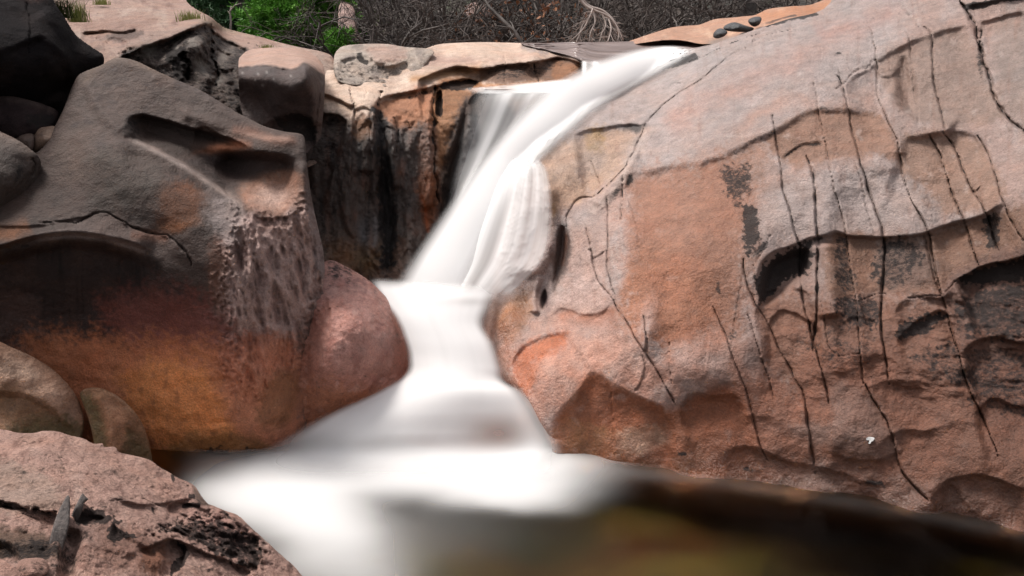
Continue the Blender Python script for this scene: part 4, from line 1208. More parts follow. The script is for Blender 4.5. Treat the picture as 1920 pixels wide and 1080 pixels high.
# hump that the last drop pours over
r = Rock([(760, 720), (830, 700), (920, 705), (985, 745), (1020, 800), (1040, 860), (1000, 910), (780, 910), (740, 850)],
         [(800, 730, 6.75), (900, 712, 6.8), (985, 760, 6.6), (1020, 840, 6.35), (880, 770, 6.45), (930, 820, 6.25), (800, 820, 6.32), (880, 870, 6.15), (780, 890, 6.25), (1000, 890, 6.3)], rim=30)
r.rough(3, .03, 3)
r.base((214, 158, 132))
r.wet(np.ones(len(r.X)), .7)
r.build('veiled_rock', M_ROCK, 'peach-coloured rock showing faintly through the white veil at the foot of the falls', 'rock', back=.8)

# two boulders at the lower left water edge
r = Rock([(-100, 625), (-20, 634), (20, 650), (60, 668), (96, 690), (124, 716), (146, 748), (158, 790), (150, 830), (120, 870), (-100, 880)],
         [(-80, 640, 6.2), (0, 650, 6.15), (90, 695, 6.12), (150, 780, 6.02), (20, 740, 5.98), (-60, 740, 6.02), (90, 800, 5.92), (0, 840, 5.8), (130, 860, 5.92), (100, 720, 6.06)], rim=8, rimk=.6)
r.lip([(-80, 730), (40, 735), (100, 765), (150, 810)], .05, 60, 14)
r.rough(1.4, .12, 3)
r.rough(2.6, .05, 4)
r.rough(8, .015, 3)
r.base((150, 110, 86))
r.tint(r.band([(-60, 690), (30, 690), (100, 745), (150, 792)], 22), (184, 154, 134), .7)  # ridge highlight painted on the diagonal
r.tint(r.poly_mask([(-90, 720), (60, 740), (140, 810), (100, 860), (-90, 850)], 18, 18), (124, 90, 62), .8)
r.tint(r.poly_mask([(40, 790), (150, 790), (150, 850), (20, 850)], 14, 14), (82, 72, 42), .8)
r.tint(sstep(.1, .5, r.nz(4, 4, 5)), (112, 82, 66), .5)
r.mul(1.4)
r.build('tan_boulder', M_ROCK, 'tan weathered boulder with an olive foot at the left edge, behind the foreground rock', 'rock', back=.9)

r = Rock([(150, 740), (162, 728), (190, 728), (220, 742), (248, 766), (266, 792), (278, 824), (286, 862), (290, 900), (180, 900), (176, 830), (164, 780)],
         [(165, 735, 6.05), (220, 745, 6.0), (270, 800, 5.98), (285, 880, 5.9), (190, 780, 5.97), (230, 810, 5.95), (200, 870, 5.9), (250, 880, 5.9)], rim=7, rimk=.7)
r.rough(3, .05, 4)
r.ridge([(180, 735), (205, 790), (215, 860)], .05, 14)
r.base((128, 92, 66))
r.tint(r.band([(200, 740), (225, 790), (235, 850)], 18), (164, 122, 96), .7)
r.tint(r.poly_mask([(240, 800), (290, 860), (280, 900), (230, 900)], 12, 12), (78, 66, 40), .8)
r.tint(r.poly_mask([(150, 740), (176, 750), (200, 840), (180, 880), (170, 800)], 8, 8), (84, 74, 42), .8)
r.tint(sstep(.1, .5, r.nz(6, 4, 5)), (92, 66, 50), .5)
r.mul(1.6)
r.build('olive_boulder', M_ROCK, 'small brown boulder with olive weed standing in the water beside the tan boulder', 'rock', back=.7)

# ================================================================== foreground rock
r = Rock([(-120, 800), (0, 805), (30, 811), (62, 812), (80, 808), (108, 809), (130, 816), (156, 822), (176, 832), (192, 831), (196, 838), (216, 838), (224, 848), (250, 854), (280, 862), (300, 876), (318, 886), (336, 897), (352, 903), (366, 912), (378, 930), (390, 944), (400, 948), (424, 958), (446, 966), (466, 984), (490, 1006), (512, 1026), (534, 1046), (548, 1058), (562, 1074), (576, 1100), (600, 1200), (-120, 1220)],
         [(-80, 815, 4.6), (60, 820, 4.62), (200, 850, 4.62), (300, 885, 4.6), (370, 935, 4.5), (450, 980, 4.4), (540, 1060, 4.3), (60, 900, 4.05), (200, 930, 4.05), (300, 980, 4.0), (420, 1040, 4.05), (60, 1000, 3.5), (200, 1040, 3.5), (330, 1080, 3.6), (480, 1100, 3.95), (-80, 900, 4.0), (-80, 1100, 3.1), (200, 1180, 3.1), (500, 1190, 3.6)], step=2.0, rim=14)
r.rough(1.6, .10, 4)
r.lip([(-60, 935), (20, 940), (60, 955), (110, 962)], .14, 30, 4, .04)
r.lip([(310, 950), (340, 940), (366, 944), (385, 955), (400, 950)], .05, 20, 4)
r.lip([(200, 930), (280, 945), (360, 930), (368, 922)], .04, 26, 5)
r.hollow([(135, 975), (150, 955), (180, 960), (200, 970), (190, 984), (150, 990)], .07, 14)
r.hollow([(112, 1000), (140, 985), (160, 1010), (140, 1100), (104, 1100)], .10, 20)
r.hollow([(-20, 1010), (30, 1020), (40, 1060), (-20, 1060)], .08, 20)
r.hollow([(205, 1000), (214, 980), (240, 1000), (290, 1030), (300, 1050), (250, 1040), (210, 1020)], .05, 14)
r.lip([(305, 1012), (330, 1010), (350, 1030), (345, 1060), (330, 1080)], .10, 30, 5)
r.lip([(305, 1012), (330, 1010), (380, 1032), (440, 1055), (480, 1074)], .09, 40, 5)
r.lip([(430, 1006), (460, 996), (486, 1006)], .06, 24, 5)
pit = r.poly_mask([(280, 1000), (330, 975), (400, 970), (470, 1000), (500, 1040), (480, 1070), (420, 1050), (340, 1010)], 14, 14)
r.rough(6, .045, 5, 1)
r.rough(11, .06, 4, .25 + pit, (1, 1, 1), True)
r.crack([(-20, 946), (20, 952), (60, 956), (108, 962)], 3, .05, 1, 4)
r.crack([(40, 962), (70, 975), (90, 990)], 1.5, .02, .7)
r.crack([(300, 930), (330, 921), (356, 910)], 1.6, .02, .6)
r.crack([(200, 940), (260, 935), (300, 948)], 1.2, .02, .4)
r.base((190, 152, 138))
r.tint(sstep(0, .5, r.nz(2.4, 4, 4)), (206, 172, 158), .7)
r.tint(sstep(.05, .5, r.nz(5.5, 5, 14)), (136, 100, 90), .7)
r.tint(r.poly_mask([(-80, 860), (60, 880), (110, 920), (100, 960), (-80, 940)], 14, 14), (178, 152, 138), .8)
r.tint(r.poly_mask([(-60, 990), (80, 1000), (100, 1050), (-60, 1040)], 12, 14), (88, 68, 52), .85)
r.tint(r.poly_mask([(200, 980), (290, 1000), (320, 1060), (240, 1080), (180, 1040)], 20, 20), (140, 98, 82), .6)
r.tint(r.poly_mask([(270, 1030), (310, 1030), (300, 1070), (270, 1070)], 10, 12), (140, 82, 48), .6)
r.tint(r.blob(420, 1000, 70, 30, 30), (186, 132, 122), .5)
r.tint(r.poly_mask([(362, 912), (372, 925), (394, 944), (388, 950), (368, 940)], 3, 3), (112, 92, 80), .8)
r.lichen(pit * (.62 + .25 * r.nz(7, 4, 6)))
r.lichen(r.poly_mask([(150, 955), (172, 952), (210, 968), (230, 980), (180, 984), (140, 985)], 8, 8), .75)
r.lichen(r.poly_mask([(200, 1000), (214, 975), (226, 990), (260, 1010), (240, 1010), (206, 1015)], 6, 6), .75)
r.lichen(r.poly_mask([(330, 1015), (350, 1026), (356, 1042), (340, 1064), (320, 1080), (322, 1056), (344, 1040)], 5, 6), .9)
r.lichen(r.blob(322, 898, 6, 10), .8)
r.lichen(r.band([(340, 950), (360, 946), (378, 948)], 6, None, 4), .9)
r.lichen(r.band([(352, 930), (366, 932)], 5, None, 4), .8)
r.lichen(r.blob(286, 958, 7, 11, -20), .75)
r.lichen(r.blob(425, 970, 22, 8, 20), .7)
r.lichen(r.blob(300, 908, 12, 4), .5)
r.lichen(r.blob(400, 1064, 40, 10, -20), .55)
r.lichen(r.poly_mask([(100, 1000), (130, 1000), (150, 1080), (90, 1080)], 14, 16), .5)
r.lichen(r.poly_mask([(-40, 1010), (100, 1010), (90, 1060), (-40, 1050)], 14, 16), .55)
r.lichen(.34 + .3 * r.nz(4, 5, 19))
r.mul(.86)
FORE = r
r.build('foreground_rock', M_ROUGH, 'rough pink foreground rock pitted with black lichen at the lower left', 'rock', back=1.2)
FD = depth_of
# loose stones in its cleft
for out, lab in (([(36, 1052), (60, 1046), (86, 1050), (90, 1074), (60, 1084), (34, 1076)], 'small brown stone lying in the cleft beside the old plank'),
                 ([(-60, 1046), (0, 1048), (22, 1062), (40, 1076), (60, 1120), (-60, 1130)], 'pink speckled stone in the very bottom left corner')):
    o = np.array(out, float)
    cx, cy = o.mean(0)
    d0 = depth_of(FORE, cx, cy)
    r = Rock(out, [(cx, o[:, 1].min(), d0 - .02), (cx, cy, d0 - .16), (o[:, 0].min(), cy, d0 - .08), (o[:, 0].max(), cy, d0 - .06), (cx, o[:, 1].max(), d0 - .2)], step=1.8, rim=8)
    r.rough(8, .03, 4)
    r.base((176, 138, 124))
    r.lichen(.36 + .3 * r.nz(8, 4, 3))
    r.build('loose_stone', M_ROUGH, lab, 'stone', back=.35)
# ================================================================== water
def white_water(name, col=(0.86, 0.845, 0.84, 1), rough=0.6):
    t = NT(name)
    den = t.attr('Den').outputs['Fac']
    dif = t.new('ShaderNodeBsdfDiffuse', Color=col)
    trl = t.new('ShaderNodeBsdfTranslucent', Color=col)
    m1 = t.new('ShaderNodeMixShader', i0=0.35, i1=dif.outputs[0], i2=trl.outputs[0])
    tr = t.new('ShaderNodeBsdfTransparent')
    m2 = t.new('ShaderNodeMixShader', i0=den, i1=tr.outputs[0], i2=m1.outputs[0])
    t.t.links.new(m2.outputs[0], t.out.inputs['Surface'])
    return t.m


M_WHITE = white_water('white_water')


def water_sheet(name, rows, den, nu=160, nv=70, bulge=0.1, over=(), gap=0.05, mat=None, blur=24):
    R = np.asarray(rows, float)
    S = smooth_line(R, 12)
    u0 = np.linspace(0, 1, len(S))
    U = np.linspace(0, 1, nu)
    S = np.stack([np.interp(U, u0, S[:, k]) for k in range(S.shape[1])], 1)
    V = np.linspace(0, 1, nv)
    uu, vv = np.meshgrid(U, V, indexing='ij')
    X = S[:, [0]] * (1 - V) + S[:, [2]] * V
    Y = S[:, [1]] * (1 - V) + S[:, [3]] * V
    D = S[:, [4]] * (1 - V) + S[:, [5]] * V
    for rk in over:
        D = np.minimum(D, (lookup(rk, X.ravel(), Y.ravel()) - gap).reshape(D.shape))
    for _ in range(blur):                       # running water levels out what it runs over
        E = D.copy()
        E[1:-1] = (D[:-2] + 2 * D[1:-1] + D[2:]) / 4
        E[:, 1:-1] = (E[:, :-2] + 2 * E[:, 1:-1] + E[:, 2:]) / 4
        D = np.minimum(E, D)
    bl = smooth_line([(k, b) for k, b in enumerate(bulge)], 12)[:, 1] if isinstance(bulge, (list, tuple)) else None
    bl = np.interp(U, np.linspace(0, 1, len(bl)), bl)[:, None] if isinstance(bulge, (list, tuple)) else bulge
    D = D - bl * np.sin(pi * V) ** 0.8
    dn = np.clip(den(uu, vv, X, Y), 0, 1)
    P = at(X, Y, D).reshape(-1, 3)
    idx = np.arange(nu * nv).reshape(nu, nv)
    q = np.stack([idx[:-1, :-1], idx[1:, :-1], idx[1:, 1:], idx[:-1, 1:]], -1).reshape(-1, 4)
    return fast_mesh(name, P, q, np.zeros((0, 3), int), mat or M_WHITE, None, {'Den': dn.ravel()})


def streaks(v, u, seed, f, drift=0.0, du=0.6):
    return fbm(np.stack([v.ravel() * f + drift * u.ravel(), u.ravel() * du, np.full(v.size, seed)], 1), 3).reshape(v.shape)


def edge_soft(v, a, b):
    return sstep(0, a, v) * sstep(0, b, 1 - v)


def cascade_den(u, v, X, Y):
    e = sstep(0.0, 0.30, v) * sstep(0.0, 0.36, 1 - v)
    e = e * (1 + .12 * streaks(v, u, 31.0, 7.0, 1.0, .4) + .05 * streaks(v, u, 37.0, 20.0, 1.5, .4))
    return 1.12 * e * sstep(0, 0.06, u) * sstep(0, .04, 1 - u)


water_sheet('main_cascade', [
    (1268, 84, 1316, 90, 11.4, 11.2), (1215, 86, 1286, 114, 10.9, 10.7), (1160, 96, 1232, 146, 10.5, 10.3), (1110, 114, 1176, 176, 10.2, 9.9), (1050, 144, 1126, 210, 9.85, 9.6),
    (994, 186, 1080, 250, 9.45, 9.2), (944, 240, 1026, 300, 9.05, 8.9), (892, 302, 990, 345, 8.75, 8.6), (846, 368, 958, 395, 8.4, 8.28), (800, 434, 930, 450, 8.05, 7.98), (756, 498, 905, 510, 7.72, 7.65),
    (730, 545, 890, 560, 7.5, 7.42), (722, 585, 880, 600, 7.33, 7.25)], cascade_den, 240, 100, 0.12, (SLAB_R, HEAD), .06)
CASC = bpy.data.objects['main_cascade']
tag(CASC, 'main white cascade, a thick silky tongue of water sliding diagonally down the rock', 'waterfall')


def veil_den(u, v, X, Y):
    st = streaks(v, u, 3.0, 8.0, 0.5, .45)
    st2 = streaks(v, u, 5.0, 22.0, .8, .3)
    d = .94 - .40 * sstep(.10, .34, v) + .22 * np.exp(-((v - .46) / .07) ** 2) + .14 * np.exp(-((v - .62) / .05) ** 2) - .08 * sstep(.6, .95, v) + .34 * st + .16 * st2
    d = d + .45 * sstep(.22, .0, u) * sstep(1.0, .5, v)
    d = d * sstep(0, .18, v) * sstep(0, .10, 1 - v)
    return d * sstep(0, .07, u) * sstep(0, .16, 1 - u)


o = water_sheet('fan_veil', [(938, 296, 1006, 292, 8.82, 8.8), (926, 318, 1026, 314, 8.68, 8.6), (906, 350, 1035, 348, 8.5, 8.35), (886, 395, 1038, 395, 8.25, 8.1), (868, 440, 1036, 440, 8.02, 7.9), (850, 490, 1022, 490, 7.78, 7.66), (834, 535, 985, 530, 7.55, 7.46), (826, 575, 940, 572, 7.38, 7.28)],
                veil_den, 150, 90, .10, (SLAB_R,), .05)
tag(o, 'translucent fan of water spreading over the bulging rock right of the main cascade', 'waterfall')


def curtain_den(u, v, X, Y):
    st = streaks(v, u, 8.0, 7.0, -0.4, .35)
    st2 = streaks(v, u, 15.0, 18.0, -0.6, .3)
    d = 0.46 + 0.30 * st + 0.08 * st2 + 0.30 * np.exp(-((v - .42) / .06) ** 2) + .22 * np.exp(-((v - .68) / .05) ** 2)
    d = d * sstep(0.0, 0.34, v) * (0.55 + .45 * sstep(.0, .25, 1 - u))
    return d * sstep(0, 0.05, u) * sstep(0, .12, 1 - u) * sstep(0, 0.05, 1 - v)


o = water_sheet('side_curtain', [(884, 172, 1058, 172, 9.8, 9.72), (878, 190, 1042, 190, 9.6, 9.55), (864, 240, 1010, 240, 9.45, 9.35), (850, 300, 965, 296, 9.3, 9.1), (838, 360, 915, 345, 9.15, 8.9), (830, 420, 868, 400, 9.0, 8.7)],
                curtain_den, 120, 70, .05, (HEAD,), .05)
tag(o, 'thin grey curtain of water falling over the dark ledge left of the main cascade', 'waterfall')


def pool_den(u, v, X, Y):
    return (0.6 + .35 * sstep(.2, .9, v) + .2 * streaks(v, u, 4, 4)) * edge_soft(u, .35, .1) * sstep(0, .25, v) * sstep(0, .05, 1 - v)


o = water_sheet('ledge_water', [(850, 166, 1080, 144, 10.25, 10.2), (866, 171, 1070, 158, 9.95, 9.95), (884, 176, 1062, 176, 9.76, 9.7)], pool_den, 50, 60, .02, (HEAD,), .04)
tag(o, 'shallow pale sheet of water on the ledge feeding the side curtain', 'water')

o = water_sheet('trickle', [(1086, 112, 1140, 112, 10.9, 10.7), (1086, 125, 1140, 130, 10.7, 10.4), (1088, 145, 1120, 150, 10.4, 10.1)],
                lambda u, v, X, Y: (.30 + .7 * np.exp(-((v - .18) / .07) ** 2) + .55 * np.exp(-((v - .55) / .12) ** 2) - .25 * (v < .1)) * edge_soft(v, .15, .1) * edge_soft(u, .2, .3), 40, 40, .03, (HEAD,), .04)
tag(o, 'two thin white trickles beside the top of the main cascade', 'waterfall')


def basin_den(u, v, X, Y):
    e = sstep(0, .10, v) * sstep(0, .14, 1 - v)
    hole = np.exp(-(((X - 935) / 62) ** 2 + ((Y - 812) / 34) ** 2))
    grey = np.exp(-(((X - 700) / 150) ** 2 + ((Y - 838) / 22) ** 2))  # thinner water stands in for grey shading under the mound
    ee = sstep(0, .30, v) * sstep(0, .12, 1 - v)
    k = sstep(.62, .8, u)
    d = e * (1 - k) + ee * k
    d = d * (1 + .10 * streaks(v, u, 12.0, 6.0, .2, 1.2))
    fold_shade = np.exp(-(((X - 880 + .4 * (Y - 560)) / 60) ** 2 + ((Y - 566) / 9) ** 2))  # greyish shading across the bend, drawn by thinner water
    return d * (1 - .74 * hole) * (1 - .35 * grey) * (1 - .3 * fold_shade) * sstep(0, .12, u) * sstep(0, .22, 1 - u)


o = water_sheet('lower_cascade', [
    (690, 518, 948, 530, 7.62, 7.48), (692, 532, 938, 548, 7.47, 7.36), (706, 556, 924, 576, 7.28, 7.2), (734, 590, 912, 610, 7.04, 7.04), (752, 630, 932, 648, 6.88, 6.86), (762, 670, 946, 690, 6.755, 6.71),
    (754, 702, 952, 714, 6.665, 6.63), (700, 734, 990, 736, 6.56, 6.52), (606, 776, 1026, 768, 6.44, 6.42), (540, 812, 1050, 808, 6.30, 6.28), (486, 840, 1060, 840, 6.147, 6.14), (440, 862, 1064, 864, 6.0, 5.99), (404, 885, 1086, 888, 5.84, 5.83), (370, 910, 1110, 914, 5.67, 5.66)],
    basin_den, 200, 110, [.06, .08, .08, .09, .11, .14, .19, .23, .22, .15, .06, .01, 0, 0], (bpy.data.objects and r if False else FORE,), .0)
tag(o, 'lower cascade spreading like a white veil between red boulder and slab', 'waterfall')

# ---- foam drifting over the pool
gx, gy = np.meshgrid(np.linspace(300, 2000, 420), np.linspace(800, 1200, 130))
X, Y = gx.ravel(), gy.ravel()
wob = fbm(np.stack([X / 220, Y / 90, 0 * X], 1), 3)
wob2 = fbm(np.stack([X / 220, Y / 90, 0 * X + 9], 1), 3)
Xw, Yw = X + 30 * wob, Y + 16 * wob2
G = lambda x, y, rx, ry, a=0: np.exp(-((((Xw - x) * cos(radians(a)) + (Yw - y) * sin(radians(a))) / rx) ** 2 + ((-(Xw - x) * sin(radians(a)) + (Yw - y) * cos(radians(a))) / ry) ** 2) ** 1.3)
den = 1.15 * G(640, 885, 240, 42, -7) + 1.2 * G(930, 880, 165, 40, 4) + .85 * G(900, 922, 150, 30, 4) + .80 * G(550, 945, 170, 60, 14) + .48 * G(590, 1000, 170, 70, 30) + .24 * G(560, 1090, 220, 70, 0) + .12 * G(720, 975, 240, 70, 4)
den += .9 * G(800, 860, 280, 26)
den = den * (1 - .25 * G(790, 940, 60, 22, -20)) * sstep(300, 390, X) * sstep(1260, 1160, X)
den = 1 - np.exp(-1.5 * np.clip(den, 0, None) ** 1.3)
wl = np.interp(X, [1000, 1060, 1300, 1500, 1700, 1920, 2300], [862, 868, 890, 919, 953, 993, 1055]) + 5 * wob
den += .07 * np.exp(-((Y - wl - 6) / 13) ** 2) * (.6 + .8 * wob2) * sstep(1040, 1150, X) * (1 - .6 * sstep(1300, 1700, X))
P = ground(X, Y, 0.02)
P[:, 2] += .006 * wob
idx = np.arange(len(X)).reshape(gx.shape)
q = np.stack([idx[:-1, :-1], idx[1:, :-1], idx[1:, 1:], idx[:-1, 1:]], -1).reshape(-1, 4)
o = fast_mesh('foam', P, q, np.zeros((0, 3), int), M_WHITE, None, {'Den': np.clip(den, 0, 1)})
tag(o, 'silky white foam spreading over the pool below the falls', 'foam', kind='stuff')

# ---- pool: surface and bed
t = NT('pool_water')
co = t.n.new('ShaderNodeTexCoord').outputs['Object']
h = t.noise(co, 1.2, 2, .5)
bp = t.new('ShaderNodeBump', Height=h, Strength=.25, Distance=.06)
fr = t.new('ShaderNodeFresnel', IOR=1.30, Normal=bp.outputs[0])
gl = t.new('ShaderNodeBsdfGlossy', Color=(1, 1, 1, 1), Roughness=.16, Normal=bp.outputs[0])
rf = t.new('ShaderNodeBsdfRefraction', Color=(.90, .81, .62, 1), Roughness=.34, IOR=1.06)
tr = t.new('ShaderNodeBsdfTransparent', Color=(.90, .81, .62, 1))
m1 = t.new('ShaderNodeMixShader', i0=.35, i1=rf.outputs[0], i2=tr.outputs[0])
m2 = t.new('ShaderNodeMixShader', i0=t.math('MULTIPLY', fr.outputs[0], .4), i1=m1.outputs[0], i2=gl.outputs[0])
t.t.links.new(m2.outputs[0], t.out.inputs['Surface'])
o = mesh_obj('pool_water', [(-9, -6, 0), (9, -6, 0), (9, 7.3, 0), (-9, 7.3, 0)], [(0, 1, 2, 3)], t.m, None, False)
tag(o, kind='structure')


def project(P):
    d = P - CAM
    w = d @ FWD
    return 960 + FPX * (d @ RIGHT) / w, 540 - FPX * (d @ UP) / w


xs = np.concatenate([np.linspace(-40, -5, 12, endpoint=False), np.linspace(-5, 5, 170), np.linspace(5.5, 40, 12)])
ys = np.concatenate([np.linspace(-40, 2, 12, endpoint=False), np.linspace(2, 7.4, 100), np.linspace(8, 60, 14)])
gx, gy = np.meshgrid(xs, ys)
P = np.stack([gx.ravel(), gy.ravel(), 0 * gx.ravel()], 1)
P[:, 2] = -.42 + .16 * fbm(P * np.array((.7, .7, 0)) + 4, 3)
P[:, 2] = np.where(np.abs(P[:, 0]) > 9, -.42 + .3 * (np.abs(P[:, 0]) - 9), P[:, 2])
X, Y = project(np.where((P[:, 1] > 2)[:, None], P, np.array((0, 4.5, -.4))))
wob = fbm(np.stack([X / 160, Y / 70, 0 * X + 3], 1), 3)
wob2 = fbm(np.stack([X / 160, Y / 70, 0 * X + 19], 1), 3)
Xw, Yw = X + 46 * wob, Y + 20 * wob2
C = np.tile(lin((104, 88, 62)) * .36, (len(X), 1))


def stain(x, y, rx, ry, rgb, k=1.0, a=0):
    global C
    m = (k * G2(x, y, rx, ry, a))[:, None]
    C = C * (1 - m) + lin(rgb) * .42 * m


G2 = lambda x, y, rx, ry, a=0: np.exp(-((((Xw - x) * cos(radians(a)) + (Yw - y) * sin(radians(a))) / rx) ** 2 + ((-(Xw - x) * sin(radians(a)) + (Yw - y) * cos(radians(a))) / ry) ** 2) ** 1.4)
stain(900, 1040, 260, 60, (112, 104, 74))
stain(1120, 985, 190, 46, (118, 108, 66), .7, 6)
stain(1330, 915, 280, 34, (190, 118, 60), .95, 6)
stain(1120, 910, 90, 20, (70, 48, 42), .9)
stain(1240, 1036, 120, 22, (84, 56, 36), .9, -8)
stain(1310, 1072, 130, 24, (116, 108, 62), .9)
stain(1700, 940, 330, 16, (90, 58, 30), .9, 8)
stain(1610, 1005, 340, 62, (5, 4, 4), 1, 3)
stain(1860, 1020, 280, 70, (4, 3, 3), 1)
stain(1660, 1080, 250, 44, (6, 5, 5), 1)
stain(1890, 1066, 100, 14, (70, 66, 20), .9)
t = NT('pool_bed')
cc = t.attr('Col').outputs['Color']
cc = t.mix(1.0, cc, t.new('ShaderNodeCombineXYZ', i0=t.range(t.noise(t.n.new('ShaderNodeTexCoord').outputs['Object'], 2.0, 3), .3, .7, .85, 1.15), i1=1.0, i2=1.0).outputs[0], 'MULTIPLY')
t.set(t.bsdf, 'Base_Color', cc)
t.set(t.bsdf, 'Roughness', .9)
t.set(t.bsdf, 'Specular_IOR_Level', 0.0)
idx = np.arange(len(X)).reshape(gx.shape)
q = np.stack([idx[:-1, :-1], idx[:-1, 1:], idx[1:, 1:], idx[1:, :-1]], -1).reshape(-1, 4)
o = fast_mesh('pool_bed', P, q, np.zeros((0, 3), int), t.m, C)
tag(o, kind='structure')

# ---- stream above the lip
t = NT('stream_water')
co = t.n.new('ShaderNodeTexCoord').outputs['Object']
mp = t.new('ShaderNodeMapping', Vector=co, Scale=(.5, 2.2, 1))
nzv = t.noise(mp.outputs[0], 1.6, 3, .5)
t.set(t.bsdf, 'Base_Color', t.mix(t.range(nzv, .35, .65), (.11, .072, .062, 1), (.21, .155, .14, 1)))
t.set(t.bsdf, 'Roughness', .32)
t.set(t.bsdf, 'Normal', t.new('ShaderNodeBump', Height=nzv, Strength=.4, Distance=.1).outputs[0])
o = water_sheet('stream', [(975, 80, 980, 84, 12.6, 12.4), (1010, 79.5, 1015, 92, 12.6, 11.9), (1060, 79, 1066, 104, 12.6, 11.25), (1110, 79, 1106, 120, 12.6, 10.75), (1160, 78, 1150, 132, 12.6, 10.45), (1220, 77, 1206, 124, 12.7, 10.6),
                           (1290, 79, 1276, 106, 12.5, 10.95), (1340, 83, 1336, 96, 12.0, 11.2), (1366, 87, 1364, 90, 11.6, 11.4)], lambda u, v, X, Y: 1 + 0 * u, 90, 40, 0.0, (HEAD,), .03, t.m, 10)
tag(o, kind='structure')
# ================================================================== right-hand bank above the slab
r = Rock([(1168, 82), (1200, 70), (1236, 58), (1262, 51), (1290, 48), (1312, 46), (1340, 36), (1372, 33), (1390, 31), (1416, 28), (1440, 17), (1480, 12), (1520, 9), (1560, -4), (1586, -14), (1590, 10), (1570, 30), (1540, 50), (1440, 80), (1385, 92), (1345, 84), (1310, 82), (1280, 76), (1240, 76), (1180, 84)],
         [(1180, 82, 12.6), (1290, 50, 13.4), (1400, 30, 13.2), (1520, 10, 12.8), (1590, 0, 12.4), (1240, 76, 12.0), (1320, 80, 11.5), (1400, 66, 11.3), (1500, 34, 11.3), (1400, 90, 11.0), (1560, 30, 11.6)], step=1.8, rim=7)
r.rough(1.4, .12, 4)
r.rough(5, .04, 4)
r.lip([(1200, 74), (1250, 62), (1300, 62), (1330, 74)], .08, 16, 5)
r.base((186, 138, 110))
r.tint(sstep(0, .5, r.nz(4, 4, 3)), (222, 182, 152), .7)
r.tint(r.poly_mask([(1430, 20), (1560, 0), (1640, -30), (1560, 24), (1480, 30), (1430, 40)], 8, 8), (190, 124, 78), .8)
r.tint(r.band([(1320, 84), (1380, 72), (1440, 58), (1500, 40)], 7), (132, 122, 116), .7)
r.lichen(r.band([(1430, 44), (1470, 34), (1500, 30)], 4, None, 5), .6)
r.wet(np.ones(len(r.X)), .3)
r.build('orange_bank', M_ROCK, 'long low orange-tinted rock bank along the stream at the top, behind the big slab', 'rock', back=1.5)
BANK = r

for out, Yd, lab in (([(1338, 62), (1346, 54), (1356, 54), (1364, 60), (1358, 68), (1346, 72), (1338, 70)], 11.15, 'dark bluish wet stone at the stream edge, leftmost of three on the orange bank'),
                     ([(1356, 52), (1366, 44), (1380, 42), (1398, 48), (1414, 53), (1406, 59), (1386, 60), (1364, 58)], 11.3, 'longest of the dark wet stones, lying between the other two on the orange bank'),
                     ([(1403, 38), (1410, 33), (1424, 31), (1428, 36), (1424, 46), (1414, 50), (1405, 45)], 11.35, 'round black stone perched highest on the orange bank')):
    o = np.array(out, float)
    cx, cy = o.mean(0)
    r = Rock(out, [(o[0, 0], o[0, 1], Yd), (cx, cy, Yd - .12), (cx, o[:, 1].min(), Yd + .05), (cx, o[:, 1].max(), Yd - .05)], step=1.2, rim=7)
    r.rough(5, .03, 3)
    r.base((56, 54, 57))
    r.wet(np.ones(len(r.X)), .8)
    r.build('dark_stone', M_DARK, lab, 'stone', 'dark wet stones on the orange bank', back=.25)

# pale outcrops among the shrubs
for out, Yd, lab in (([(636, 10), (650, 6), (664, 16), (668, 40), (676, 70), (690, 92), (640, 96), (634, 60)], 17.0, 'pale pink outcrop showing between the pine and the bare shrubs'),
                     ([(872, 14), (890, 4), (914, 8), (922, 24), (908, 36), (880, 34)], 19.0, 'small pale pink boulder among the bare shrubs, above the middle of the lip')):
    o = np.array(out, float)
    cx, cy = o.mean(0)
    r = Rock(out, [(o[0, 0], o[0, 1], Yd), (cx, cy, Yd - .4), (cx, o[:, 1].min(), Yd + .2), (cx, o[:, 1].max(), Yd - .5)], step=1.6, rim=6)
    r.rough(3, .1, 4)
    r.base((186, 152, 142))
    r.tint(sstep(0, .4, r.nz(8, 4, 3)), (128, 100, 94), .7)
    r.build('pale_outcrop', M_ROCK, lab, 'rock', back=1.0)

# ================================================================== driftwood in the cleft
def wood_mat(name, c0, c1):
    t = NT(name)
    co = t.n.new('ShaderNodeTexCoord').outputs['Object']
    mp = t.new('ShaderNodeMapping', Vector=co, Scale=(26, 26, 4))
    n1 = t.noise(mp.outputs[0], 2.0, 5, .65)
    t.set(t.bsdf, 'Base_Color', t.mix(t.range(n1, .3, .7), c0, c1))
    t.set(t.bsdf, 'Roughness', .8)
    t.set(t.bsdf, 'Normal', t.new('ShaderNodeBump', Height=n1, Strength=.6, Distance=.02).outputs[0])
    return t.m


M_PLANK = wood_mat('weathered_wood', (.035, .028, .026, 1), (.10, .078, .07, 1))
pl = [(119, 940), (126, 929), (131, 934), (131, 970), (126, 1000), (118, 1032), (111, 1060), (106, 1110), (80, 1110), (86, 1056), (92, 1020), (99, 988), (109, 960)]
o = np.array(pl, float)
d0 = depth_of(FORE, 115, 985)
r = Rock(pl, [(125, 932, d0 + .05), (112, 990, d0 - .10), (92, 1080, d0 - .22), (98, 1060, d0 - .2), (120, 960, d0 - .02), (104, 1030, d0 - .16)], step=1.6, rim=4)
r.base((90, 76, 70))
r.build('driftwood_plank', M_PLANK, 'dark weathered plank end standing upright in the cleft of the foreground rock', 'driftwood', back=.07)
sp = [(132, 974), (138, 956), (146, 940), (154, 925), (160, 930), (166, 936), (158, 942), (154, 958), (146, 974), (136, 980)]  # dark wedge-shaped piece next to the plank
d0 = depth_of(FORE, 147, 955)
r = Rock(sp, [(155, 928, d0 + .02), (148, 950, d0 - .05), (138, 976, d0 - .08), (150, 966, d0 - .06)], step=1.4, rim=4)
